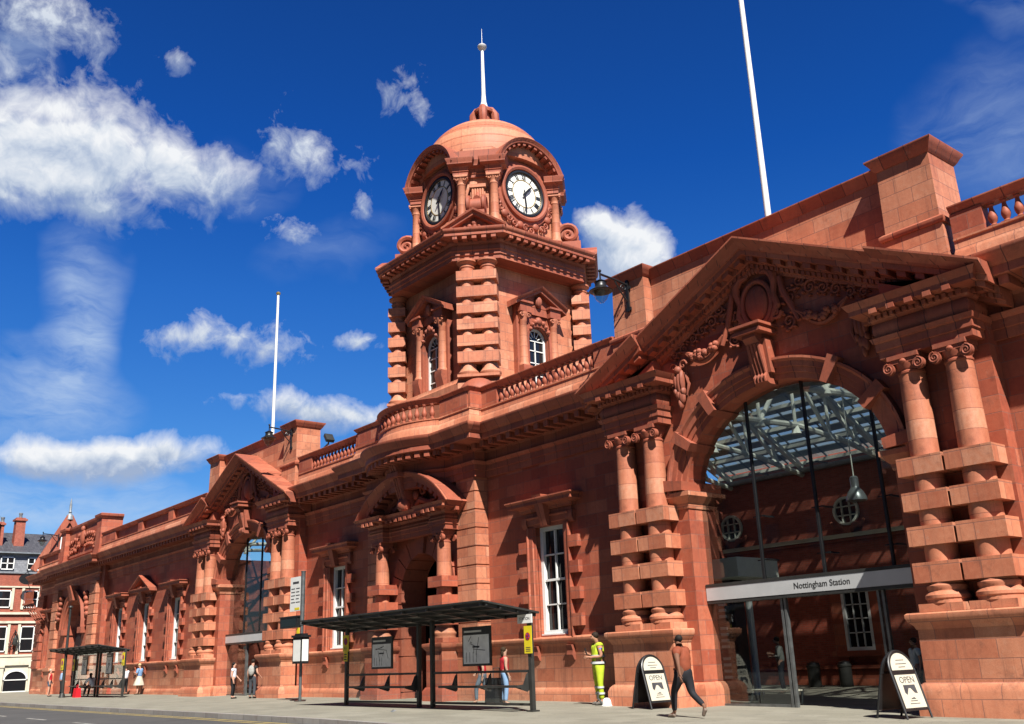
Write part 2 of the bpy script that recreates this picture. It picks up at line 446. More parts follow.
W = D.worlds.new('World'); S.world = W; W.use_nodes = True
def world():
    t = NT.__new__(NT); t.t = W.node_tree; t.n = t.t.nodes; t.l = t.t.links
    bg = t.n['Background']
    sky = t.n.new('ShaderNodeTexSky'); sky.sky_type='NISHITA'; sky.sun_disc=False
    sky.sun_elevation = el; sky.sun_rotation = az; sky.air_density=1.0; sky.dust_density=0.0; sky.ozone_density=2.2
    dirv = t.n.new('ShaderNodeTexCoord').outputs['Generated']
    hs = t.n.new('ShaderNodeHueSaturation'); t.l.new(sky.outputs[0],hs.inputs['Color'])
    hs.inputs['Saturation'].default_value=SKY_SAT; hs.inputs['Value'].default_value=SKY_VAL; hs.inputs['Hue'].default_value=SKY_HUE
    # gentle deepening with height, as through a polarising filter
    z = t.sep(dirv)[2]
    gr = t.ramp(z, SKY_G)
    skyc = t.mix(1.0, hs.outputs[0], gr, 'MULTIPLY')
    # unseen sky behind the camera is dimmed to cut fill light in shadows
    yy = t.sep(dirv)[1]
    skyc = t.mix(1.0, skyc, t.ramp(t.math('MULTIPLY_ADD', yy, -1.0, .3), [(.15,(1,1,1)),(.75,(.3,.3,.3))]), 'MULTIPLY')
    # ---- clouds: soft patches laid out by direction in the sky
    wob = t.n.new('ShaderNodeTexNoise'); t.l.new(dirv, wob.inputs['Vector']); wob.inputs['Scale'].default_value = 16; wob.inputs['Detail'].default_value = 3
    dw = t.vmath('ADD', dirv, t.vmath('MULTIPLY', t.vmath('SUBTRACT', wob.outputs['Color'], (.5,.5,.5)), (.05,.05,.05)))
    fB = t.noise(dw, 15, 10, .6); fB2 = t.noise(t.vmath('ADD', dw, tuple(SUN*.014)), 15, 5, .6)
    fS = t.noise(dw, 38, 9, .62)
    def pix(p):
        return (CM @ Vector((p[0]-512, p[1]-362, CAM_F))).normalized()
    def patch(x,y,a,b,ang,dirv=dirv):
        c = pix((x,y)); r = ((CM @ Vector((math.cos(ang),math.sin(ang),0))))
        U = (r - c*r.dot(c)).normalized(); V = c.cross(U)
        if V.z < 0: V = -V
        u = t.math('DIVIDE', t.vmath('DOT_PRODUCT',dirv,tuple(U)), a/CAM_F)
        v = t.math('DIVIDE', t.vmath('DOT_PRODUCT',dirv,tuple(V)), b/CAM_F)
        e = t.math('SQRT', t.math('ADD', t.math('MULTIPLY',u,u), t.math('MULTIPLY',v,v)))
        front = t.math('GREATER_THAN', t.vmath('DOT_PRODUCT',dirv,tuple(c)), .5)
        return v, t.math('MULTIPLY_ADD', t.math('SUBTRACT',1.0,front), 9.0, e)
    def group(lst, f, amp, lo, hi):
        total = None; shade = None; wsum = None
        for (x,y,a,b,ang,strength) in lst:
            v,e = patch(x,y,a,b,ang)
            d = t.math('MULTIPLY', t.math('SUBTRACT', 1.0, e), strength)
            w_ = t.math('POWER', t.math('SUBTRACT', 1.7, e, clamp=True), 2.0)
            s_ = t.math('MULTIPLY', t.math('MULTIPLY_ADD', v, .5, .5), w_)
            total = d if total is None else t.math('MAXIMUM', total, d)
            shade = s_ if shade is None else t.math('ADD', shade, s_)
            wsum = w_ if wsum is None else t.math('ADD', wsum, w_)
        shade = t.math('DIVIDE', shade, t.math('MAXIMUM', wsum, .001))
        dens = t.math('MULTIPLY_ADD', t.math('SUBTRACT', f, .5), amp, total)
        m = t.ramp(dens, [(lo,(0,0,0)),((lo+hi)*.42,(.42,.42,.42)),(hi,(1,1,1))])
        return m, shade
    mB,sB = group(BIG, fB, 2.6, .0, .75)
    mS,sS = group(SMALL, fS, 2.9, .0, 1.25)
    litB = t.math('MULTIPLY_ADD', t.math('SUBTRACT', fB, fB2), 3.0, t.math('MULTIPLY_ADD', sB, 2.0, -.5), clamp=True)
    ccB = t.ramp(litB, [(0,CL_LO),(.5,CL_MID),(.95,CL_HI)])
    ccS = t.ramp(t.math('MULTIPLY_ADD', sS, .8, .1, clamp=True), [(0,CL_LO),(.5,CL_MID),(1,CL_HI)])
    # thin high cirrus
    cir = t.noise(t.vmath('MULTIPLY', dw, (9,9,34)), 1.0, 8, .62, .3)
    wc = t.n.new('ShaderNodeTexNoise'); t.l.new(dirv, wc.inputs['Vector']); wc.inputs['Scale'].default_value = 7; wc.inputs['Detail'].default_value = 4
    dc = t.vmath('ADD', dirv, t.vmath('MULTIPLY', t.vmath('SUBTRACT', wc.outputs['Color'], (.5,.5,.5)), (.12,.12,.12)))
    ctot = None
    for (x,y,a,b,ang,strength) in CIRRUS:
        v,e = patch(x,y,a,b,ang,dc)
        d = t.math('MULTIPLY', t.math('POWER', t.math('SUBTRACT', 1.0, t.math('MULTIPLY',e,e), clamp=True), 1.5), strength*1.5)
        ctot = d if ctot is None else t.math('MAXIMUM', ctot, d)
    cm = t.math('MULTIPLY', ctot, t.math('MULTIPLY_ADD', cir, 2.6, -.75, clamp=True), clamp=True)
    c1 = t.mix(cm, skyc, CL_CIR)
    c1 = t.mix(mS, c1, ccS)
    mask = mB; cc = ccB
    c2 = t.mix(mask, c1, cc)
    t.l.new(c2, bg.inputs['Color']); bg.inputs['Strength'].default_value = SKY_STR
SKY_STR = .05
S.render.engine = 'CYCLES'
S.view_settings.view_transform = 'Standard'; S.view_settings.look = 'None'
S.view_settings.exposure = .95; S.view_settings.gamma = 1
S.cycles.max_bounces = 8; S.cycles.transparent_max_bounces = 16; S.cycles.diffuse_bounces = 1
S.cycles.use_denoising = True
# ---------------------------------------------------------------- ground
GX = [(-400,.2),(-85,.2),(-60,.26),(-45,.22),(-30,.2),(-22,.17),(-16,.1),(-9,.03),(0,0),(400,0)]
def g(x):
    for (a,za),(b,zb) in zip(GX,GX[1:]):
        if a <= x <= b: return za+(zb-za)*(x-a)/(b-a)
    return 0
KY = 12.3
xs = [-400,-200,-120,-100,-90] + [-85+2.5*i for i in range(36)] + [10,20,40,100,200,400]
def strip(name, y0, y1, dz, mat, label=None, x0=-1e9, x1=1e9, thick=.1, kind='structure'):
    b = MB(); X = [x for x in xs if x0 < x < x1]
    if x0 > -1e8: X = [x0]+X
    if x1 < 1e8: X = X+[x1]
    v = []
    for x in X: v += [(x,y0,g(x)+dz),(x,y1,g(x)+dz),(x,y0,g(x)+dz-thick),(x,y1,g(x)+dz-thick)]
    f = []
    for i in range(len(X)-1):
        a = 4*i; c = a+4
        f += [(a,c,c+1,a+1),(a+2,a+3,c+3,c+2),(a,a+2,c+2,c),(a+1,c+1,c+3,a+3)]
    f += [(0,1,3,2),(4*len(X)-4,4*len(X)-2,4*len(X)-1,4*len(X)-3)]
    b.add(v,f)
    o = b.build(name, mat, sharp=0); o['kind'] = kind
    return o
gr = MB(); gr.box(-1500,1500,-1500,1500,-1.2,-.6)
o = gr.build('ground', M['ground'], sharp=0); o['kind']='structure'
strip('road', -14, KY-.16, -.13, M['asphalt'], thick=.4)
strip('kerb', KY-.16, KY, .004, M['kerb'], thick=.5)
strip('pavement', KY, 60, 0, M['paving'], thick=.4)
strip('kerb', -14.16, -14, .004, M['kerb'], thick=.5)
strip('pavement', -40, -14.16, 0, M['paving'], thick=.4)
for yy in (KY-.42, KY-.72):
    strip('yellow_line', yy-.05, yy+.05, -.126, M['yellowline'], thick=.003)
for k in range(16):
    x = -86+5.4*k
    strip('lane_marking', 8.9, 9.02, -.126, M['whiteline'], x0=x, x1=x+2.2, thick=.003)

# ---------------------------------------------------------------- the station front
XA, XB, XD = -13.85, -44.9, -29.65
WY = 20.3          # wall plane
XL, XR = -84.4, 4.0
st = thing('station_building', 'long low station front of red terracotta blocks with two pedimented glazed archways', 'building', (XD, WY, 0))
def P(b, name, mat, label=None, **k):
    o = b.build(name, mat, st, **k)
    if label: o['label'] = label
    return o
WIN = [XD+6.72, XD-6.85, -54.9, -59.9, -64.7, 1.6]
WZ0, WZ1, WH = 2.1, 5.45, .66
# --- plain wall, cut round the window openings
def wall_run(b, x0, x1, y0=WY, y1=20.95, z0=-.3, z1=9.3, wins=WIN):
    ws = sorted(w for w in wins if x0 < w < x1)
    x = x0
    for w in ws:
        b.box(x, w-WH, y0, y1, z0, z1)
        b.box(w-WH, w+WH, y0, y1, z0, WZ0); b.box(w-WH, w+WH, y0, y1, WZ1, z1)
        x = w+WH
    b.box(x, x1, y0, y1, z0, z1)
PAV = -73.4      # far pavilion centre
for x0,x1 in ((XA+5.4, XR),(XD+2.5, XA-5.4),(XB+5.4, XD-2.5),(PAV+6, XB-5.4),(XL,PAV-6)):
    b = MB(); wall_run(b, x0, x1, wins=WIN+[-80.7]); P(b, 'wall', M['tc'])
b = MB(); b.box(XL, XL+.6, 20.95, 34, -.3, 9.3); P(b, 'wall', M['tc'])
# --- plinth and sill course along the walls
PROF_PL = [(0,-.3),(.14,-.3),(.14,.42),(.1,.52),(.05,.56),(.03,1.72),(.06,1.78),(.14,1.86),(.17,1.93),(.17,1.99),(.13,2.03),(0,2.05)]
for pa in ([(XA+5.4,WY),(XR,WY)],[(XD+3.5,WY),(XA-5.4,WY)],[(XB+5.4,WY),(XD-3.5,WY)],[(PAV+5,WY),(XB-5.4,WY)],[(XL,34),(XL,WY),(PAV-5,WY)]):
    b = MB(); b.sweep(pa, PROF_PL); P(b, 'plinth', M['tcp'])

# --- arch bays
AH, AZ, AB = 3.0, 5.5, 2.42
def ell(t, r=0): return ((AH+r)*math.cos(t), AZ+(AB+r)*math.sin(t))
NA = 36
def arch_bay(xc):
    y0,y1 = 19.9,20.66
    b = MB()
    # piers and the wall over the arch
    pts = [ell(PI - PI*i/NA) for i in range(NA+1)]
    poly = [(xc+5.5,-.3),(xc+AH,-.3)] 
    b.box(xc-5.5,xc-AH,y0,y1,-.3,AZ); b.box(xc+AH,xc+5.5,y0,y1,-.3,AZ)
    # spandrel: slices between arch and gable line
    def top(x): return min(11.35, 11.35-abs(x)*.476)
    xsn = [-5.5,-4.6,-3.7]+[p[0] for p in pts]+[3.7,4.6,5.5]
    zs = {round(p[0],5):p[1] for p in pts}
    for xa,xb in zip(xsn,xsn[1:]):
        if xb-xa < 1e-4: continue
        za = zs.get(round(xa,5),AZ); zb = zs.get(round(xb,5),AZ)
        if abs(xa) > AH+1e-3 or abs(xb) > AH+1e-3: za = zb = AZ
        v = [(xc+xa,y0,za),(xc+xb,y0,zb),(xc+xb,y0,top(xb)),(xc+xa,y0,top(xa)),(xc+xa,y1,za),(xc+xb,y1,zb),(xc+xb,y1,top(xb)),(xc+xa,y1,top(xa))]
        f = [(0,1,2,3),(4,7,6,5),(0,4,5,1),(3,2,6,7)]
        b.add(v,f)
    for sx in (-5.5,5.5):
        b.add([(xc+sx,y0,AZ),(xc+sx,y1,AZ),(xc+sx,y1,top(sx)),(xc+sx,y0,top(sx))],[(0,1,2,3)])
    P(b, 'arch_wall', M['tc'])
    # pier feet and impost mouldings
    for s in (-1,1):
        b = MB()
        pa = [(xc+s*3.62,y0),(xc+s*AH,y0),(xc+s*AH,y1)]
        if s > 0: pa = [(xc+AH,y1),(xc+AH,y0),(xc+3.62,y0)]
        b.sweep(pa, [(-.05,5.12),(.03,5.12),(.05,5.2),(.05,5.26),(.1,5.3),(.2,5.42),(.22,5.44),(.22,5.56),(.05,5.6),(-.05,5.6)])
        b.sweep(pa, [(-.05,-.3),(.17,-.3),(.17,.5),(.12,.62),(.06,.68),(-.05,.7)])
        P(b, 'impost', M['tcp'])
    # archivolt: stepped moulding and radiating key blocks
    b = MB()
    prof = [(-.02,-.05),(-.02,.04),(.12,.05),(.13,.09),(.26,.1),(.27,.15),(.4,.16),(.46,.23),(.52,.23),(.53,-.05)]
    fr = []
    for i in range(NA+1):
        t = PI-PI*i/NA; x,z = ell(t)
        nx,nz = math.cos(t)/AH, math.sin(t)/AB; l = math.hypot(nx,nz)
        fr.append(((xc+x,y0,z),(nx/l,0,nz/l),(0,-1,0)))
    b.frames(fr, prof)
    P(b, 'archivolt', M['tcm'])
    for i in (1,6,11,25,30,35):
        b = MB()
        t = PI-PI*(i)/NA
        x,z = ell(t); nx,nz = math.cos(t)/AH, math.sin(t)/AB; l = math.hypot(nx,nz); n = Vector((nx/l,0,nz/l)); tg = Vector((-n.z,0,n.x))
        o = Vector((xc+x,0,z))
        v=[]
        for yy in (y1+.01,y0-.28):
            for (r,w) in ((-.045,.12),(.63,.15)):
                for s in (-1,1):
                    p = o+n*r+tg*s*w; v.append((p.x,yy,p.z))
        b.add(v,[(0,1,3,2),(4,6,7,5),(0,4,5,1),(2,3,7,6),(0,2,6,4),(1,5,7,3)])
        P(b, 'voussoir', M['tcc'])
    # scrolled keystone console
    b = MB()
    zt = 9.06
    pr = [(20.0,zt),(19.26,zt),(19.24,zt-.1),(19.3,zt-.16),(19.4,zt-.25),(19.46,zt-.5),(19.55,zt-.8),(19.6,zt-1.0),(19.52,zt-1.1),(19.55,zt-1.22),(19.66,zt-1.27),(20.0,zt-1.27)]
    b.prism(pr,'x',xc-.2,xc+.2)
    for k in range(4):
        xx = xc-.15+.1*k
        b.tube([(xx,y,z) for y,z in pr[4:10]], [.045,.05,.045,.04,.045,.04], 8)
    b.prism([(20,zt-.12),(19.5,zt-.12),(19.62,zt-1.0),(20,zt-1.0)],'x',xc-.3,xc-.2); b.prism([(20,zt-.12),(19.5,zt-.12),(19.62,zt-1.0),(20,zt-1.0)],'x',xc+.2,xc+.3)
    b.box(xc-.42,xc+.42,19.14,20,zt,zt+.09); b.box(xc-.38,xc+.38,19.2,20,zt+.09,zt+.17); b.box(xc-.46,xc+.46,19.08,20,zt+.17,zt+.24)
    P(b, 'keystone', M['tcc'])
    # pedestals under the coupled columns
    for s in (-1,1):
        b = MB()
        x0,x1 = sorted((xc+s*3.3, xc+s*5.52))
        b.box(x0+.02,x1-.02,19.22,19.98,-.3,1.8)
        pa = [(x0+.02,19.95),(x0+.02,19.22),(x1-.02,19.22),(x1-.02,20.3)]
        b.sweep(pa, [(-.2,-.3),(.15,-.3),(.15,.5),(.11,.6),(.05,.66),(.02,.68),(-.2,.68)])
        b.sweep(pa, [(-.3,1.7),(.02,1.7),(.05,1.78),(.13,1.86),(.16,1.93),(.16,2.0),(.12,2.03),(-.3,2.04)])
        for dx in (3.87,4.93):
            b.box(xc+s*dx-.47,xc+s*dx+.47,19.25,20.0,2.04,2.2)
        P(b, 'pedestal', M['tcp'])
    # entablature blocks over the columns and the pediment end walls
    for s in (-1,1):
        b = MB()
        x0,x1 = sorted((xc+s*3.34, xc+s*5.45))
        pa = [(x0,19.95),(x0,19.36),(x1,19.36),(x1,20.3)]
        b.sweep(pa, [(-.5,7.5),(.0,7.5),(.0,7.68),(.04,7.69),(.04,7.86),(.08,7.88),(.12,7.98),(.0,8.0),(.04,8.08),(.06,8.17),(.04,8.27),(.0,8.34),(.05,8.36),(.1,8.4),(.1,8.5),(.14,8.52),(.38,8.55),(.38,8.66),(.4,8.68),(.48,8.81),(-.5,8.84)])
        # dentils and modillions
        for (xa,ya,xb,yb) in ((x0,19.36,x1,19.36),(x1,19.36,x1,20.2),(x0,19.95,x0,19.36)):
            L = math.hypot(xb-xa,yb-ya); ux,uy = (xb-xa)/L,(yb-ya)/L; nx,ny = uy,-ux
            n = int(L/.15)
            for k in range(n):
                t = (k+.5)*L/n
                b.obox((xa+ux*t+nx*.13,ya+uy*t+ny*.13,8.45),(ux*.045,uy*.045,0),(nx*.05,ny*.05,0),(0,0,.05))
            n = max(1,int(L/.42))
            for k in range(n):
                t = (k+.5)*L/n
                b.obox((xa+ux*t+nx*.28,ya+uy*t+ny*.28,8.535),(ux*.09,uy*.09,0),(nx*.12,ny*.12,0),(0,0,.055))
        P(b, 'entablature', M['tcm'])
    for s in (-1,1):
        b = MB()
        x0,x1 = 3.5,5.5
        poly = [(xc+s*x0,8.8),(xc+s*x1,8.8),(xc+s*x1,11.0-x1*.476-.02),(xc+s*x0,11.0-x0*.476)]
        b.prism(poly,'y',19.5,19.95)
        P(b, 'tympanum_wall', M['tc'])
    # raking cornice: the two ends stand forward of the middle
    def rake(segs, yf, drop=0):
        b = MB()
        pr = [(0,-.4),(0,19.9-yf),(-.05,19.9-yf),(-.14,19.9-yf-.09),(-.24,19.9-yf-.2),(-.3,19.9-yf-.24),(-.31,19.9-yf-.28),(-.44,19.9-yf-.3),(-.46,.32),(-.6,.3),(-.62,.22),(-.72,.2),(-.74,.12),(-.82,.1),(-.84,-.4)]
        for pts in segs:
            fr = [((xc+x,19.9,z),(0,0,1),(0,-1,0)) for x,z in pts]
            b.frames(fr, pr)
            for (xa,za),(xb,zb) in zip(pts,pts[1:]):
                L = math.hypot(xb-xa,zb-za); n = max(1,round(L/.46)); sl = (zb-za)/(xb-xa)
                for k in range(n):
                    x = xa+(xb-xa)*(k+.5)/n; z = za+(zb-za)*(k+.5)/n
                    b.add([(xc+x+dx, yy, z+dx*sl+dz) for yy in (19.62,yf+.36) for dx,dz in ((-.1,-.58),(.1,-.58),(.1,-.43),(-.1,-.43))],
                          [(0,1,2,3),(4,7,6,5),(0,4,5,1),(1,5,6,2),(2,6,7,3),(3,7,4,0)])
                n = round(L/.16)
                for k in range(n):
                    x = xa+(xb-xa)*(k+.5)/n; z = za+(zb-za)*(k+.5)/n
                    b.add([(xc+x+dx, yy, z+dx*sl+dz) for yy in (19.82,19.64) for dx,dz in ((-.045,-.73),(.045,-.73),(.045,-.62),(-.045,-.62))],
                          [(0,1,2,3),(4,7,6,5),(0,4,5,1),(1,5,6,2),(2,6,7,3),(3,7,4,0)])
        return b
    k = .476; zt = 11.72; e = 3.62
    bb = rake([[(-e-.02,zt-(e+.02)*k),(0,zt),(e+.02,zt-(e+.02)*k)]], 19.02)
    P(bb, 'pediment', M['tcm'])
    for sg in ([(-6.05,zt-6.05*k),(-e,zt-e*k)],[(e,zt-e*k),(6.05,zt-6.05*k)]):
        bb = rake([sg], 18.84)
        bb.v = [(x,y,z+.05) for x,y,z in bb.v]
        P(bb, 'pediment', M['tcm'])
    # attic: two blocks and the parapet between
    xa = xc-.12
    for s in (-1,1):
        b = MB(); x = xa+s*4.46
        b.frustum((x-.75,x+.75,19.76,21.2),(x-.7,x+.7,19.82,21.15),8.9,10.42)
        b.frustum((x-.66,x+.66,19.86,21.1),(x-.64,x+.64,19.88,21.08),10.5,12.18)
        b.box(x-.72,x+.72,19.8,21.16,10.42,10.5)
        P(b, 'attic_block', M['tcp'])
    b = MB(); b.box(xa-3.8,xa+3.8,20.2,20.9,8.9,12.12)
    P(b, 'attic_wall', M['tcp'])
    for s in (-1,1):
        b = MB(); x = xa+s*4.46
        b.sweep([(x-.64,21.08),(x-.64,19.88),(x+.64,19.88),(x+.64,21.08)], [(-.6,12.16),(.02,12.16),(.05,12.2),(.08,12.24),(.12,12.32),(.19,12.42),(.19,12.46),(-.6,12.5)], closed=True)
        b.sweep([(x-.68,21.1),(x-.68,19.84),(x+.68,19.84),(x+.68,21.1)], [(-.3,10.36),(.07,10.36),(.1,10.42),(.1,10.48),(.03,10.54),(-.3,10.56)], closed=True)
        P(b, 'block_cap', M['tcm'])
    b = MB()
    for yy,s in ((20.2,1),(20.9,-1)):
        pa = [(xa-3.8,yy),(xa+3.8,yy)]
        if s<0: pa = pa[::-1]
        b.sweep(pa, [(-.36,12.1),(.02,12.1),(.04,12.16),(.08,12.22),(.12,12.3),(.17,12.36),(.17,12.39),(-.36,12.41)])
    P(b, 'attic_coping', M['tcm'])

# --- carved work in the gable
def scroll_leaf(b, x, z, s, ang, flip=1, y=19.84, depth=.1):
    """acanthus scroll: a coil with leaf lobes round it"""
    c = math.cos(ang); n = math.sin(ang)
    U = (c*flip,0,n*flip if False else n); V = (-n*flip,0,c)
    b.spiral((x,y,z), U, V, s, 1.7, .16*s+.012, sgn=1, n=22)
    for k in range(6):
        a = k*1.0-.6
        px = x+(U[0]*math.cos(a)+V[0]*math.sin(a))*s*1.18; pz = z+(U[2]*math.cos(a)+V[2]*math.sin(a))*s*1.18
        b.ball((px,y+.01,pz), (s*.3,depth*.8,s*.24), 8, 5)
def carving(xc, rich=1):
    b = MB(); y = 19.84
    # cartouche
    z0 = 10.0
    b.ball((xc,y-.05,z0),(.36,.16,.5),20,12)
    ring = [(xc+.45*math.cos(t),y-.06,z0+.6*math.sin(t)) for t in [2*PI*i/28 for i in range(29)]]
    b.tube(ring,.075,8)
    for s in (-1,1):
        b.tube([(xc+s*.2,y-.06,z0+.8),(xc+s*.42,y-.1,z0+.78),(xc+s*.58,y-.1,z0+.62),(xc+s*.6,y-.08,z0+.4),(xc+s*.52,y-.05,z0+.1),(xc+s*.6,y-.05,z0-.2),(xc+s*.42,y-.05,z0-.5),(xc+s*.2,y-.04,z0-.68)],[.05,.1,.12,.1,.08,.1,.09,.05],8)
        b.spiral((xc+s*.62,y-.08,z0+.62),(s,0,0),(0,0,1),.17,1.5,.06,n=18)
        b.spiral((xc+s*.55,y-.08,z0-.42),(s,0,0),(0,0,-1),.16,1.5,.06,n=18)
    for k in range(-3,4):
        a = k*.32
        b.ball((xc+.34*math.sin(a),y-.06,z0+.78+.16*math.cos(a)),(.07,.08,.14),8,6)
    for s in (-1,1):
        # ribbon from the cartouche to the fruit swag
        P0 = Vector((xc+s*.75,y-.06,z0+.5)); P1 = Vector((xc+s*1.0,y-.06,z0-.35)); 
        b.tube([P0,P0.lerp(P1,.5)+Vector((-s*.04,-.04,0)),P1,Vector((xc+s*1.2,y-.1,z0-.82))],[.07,.085,.08,.06],8)
        # swag of fruit hanging between ribbon and side knot
        A = Vector((xc+s*1.15,y-.08,z0-.55)); B = Vector((xc+s*2.55,y-.05,z0-.62))
        rr = random.Random(3)
        for k in range(26 if rich else 12):
            t = .18+.6*rr.random(); w = math.sin(PI*t)
            p = A.lerp(B,t)+Vector((rr.uniform(-.06,.06), -.05-.1*rr.random()*w, -.34*w+rr.uniform(-.13,.13)*w))
            b.ball(p, .05+.055*rr.random(), 8, 6)
        for k in range(2):
            pts = []
            for i in range(11):
                t = i/10; pts.append(A.lerp(B,t)+Vector((0,-.03,-(.28+.2*k)*math.sin(PI*t))))
            b.tube(pts,[.035+.03*math.sin(PI*i/10) for i in range(11)],7)
        # scrolling leaves filling the field
        for (dx,dz,sz,an,fl) in ((.95,-.1,.2,.3,1),(1.25,.25,.17,1.5,-1),(1.55,-.02,.19,.2,1),(1.9,-.15,.16,2.2,-1),(2.25,-.3,.16,.4,1),(2.6,-.5,.14,1.2,-1),(2.95,-.62,.12,.3,1),(.85,-.72,.2,4,1),(1.0,.62,.14,2.4,1)):
            scroll_leaf(b, xc+s*dx, z0+dz, sz, an, fl*s)
        # side knot and hanging drop
        kx = xc+s*2.8; kz = z0-1.1
        for q in (-1,1):
            b.spiral((kx+q*.16,y-.06,kz+.12),(q,0,0),(0,0,1),.15,1.2,.045,n=16)
        b.ball((kx,y-.1,kz),(.12,.12,.12),10,7)
        for (dx,dz,a,l) in ((-.1,-.3,.07,.3),(.1,-.32,.07,.32),(0,-.35,.08,.38),(-.04,-.72,.08,.16),(.05,-.78,.09,.2),(0,-.95,.06,.16),(.12,-.62,.06,.12),(-.13,-.6,.06,.12)):
            b.ball((kx+dx,y-.08,kz+dz),(a*1.25,.1,l),9,7)
        b.tube([(kx-.2,y-.03,kz-.1),(kx-.28,y-.05,kz-.4),(kx-.2,y-.05,kz-.7)],[.06,.05,.02],6)
        b.tube([(kx+.2,y-.03,kz-.1),(kx+.3,y-.05,kz-.45),(kx+.2,y-.05,kz-.75)],[.06,.05,.02],6)
    o = P(b, 'carved_relief', M['tcc']); o['label'] = 'carved shield with fruit swags and scrolls in the gable'
for x in (XA,XB):
    arch_bay(x); carving(x)

# --- columns
def ionic(b, cx, cy, z, r, w=None):
    """capital with four volutes, from z up"""
    w = w or r*1.28
    b.lathe([(r*.98,z-.12),(r*1.08,z-.1),(r*1.08,z-.06),(r,z-.04),(r*1.0,z),(r*1.25,z+.1),(r*1.25,z+.14)],cx,cy,20)
    b.box(cx-w,cx+w,cy-w,cy+w,z+.22,z+.32)
    b.box(cx-w*.92,cx+w*.92,cy-w*.92,cy+w*.92,z+.13,z+.225)
    R = r*.48
    for sx in (-1,1):
        for f in (-1,1):
            # volute discs face out to front and sides
            c = Vector((cx+sx*w*.98, cy+f*w*.94, z+.04))
            n = Vector((0,f,0))
            pts = [c-n*r*.28, c+n*.02]
            b.tube(pts,[R,R],16)
            b.spiral(c+n*.03,(sx,0,0),(0,0,1),R*.9,2.0,R*.16,start=PI/2,sgn=-1,n=24)
    b.ball((cx,cy-w*.9,z+.16),(r*.3,.07,r*.24),8,6)
BZ = [(4.84,5.23),(4.1,4.49),(3.37,3.77),(2.62,3.03)]
def big_column(x):
    y = 19.66; b = MB()
    prof = [(.43,2.2),(.43,2.27),(.455,2.3),(.455,2.36),(.42,2.4),(.38,2.44),(.38,2.47),(.4,2.5),(.4,2.55),(.36,2.58),(.34,2.62)]
    for i in range(10):
        t = i/9; prof.append((.335-.06*t**1.5, 2.64+t*4.5))
    b.lathe(prof,x,y,28)
    c = P(b, 'column', M['tcs'], pivot=(x,y,0))
    b = MB(); ionic(b,x,y,7.18,.275); b.build('capital', M['tcc'], c)
    rr = random.Random(x)
    for z0,z1 in BZ:
        b = MB(); b.box(x-.5,x+.5,19.3,19.98,z0,z1); b.build('stone_band', M['tcp'], c)
    return c
for xc in (XA,XB):
    for dx in (-4.93,-3.87,3.87,4.93): big_column(xc+dx)

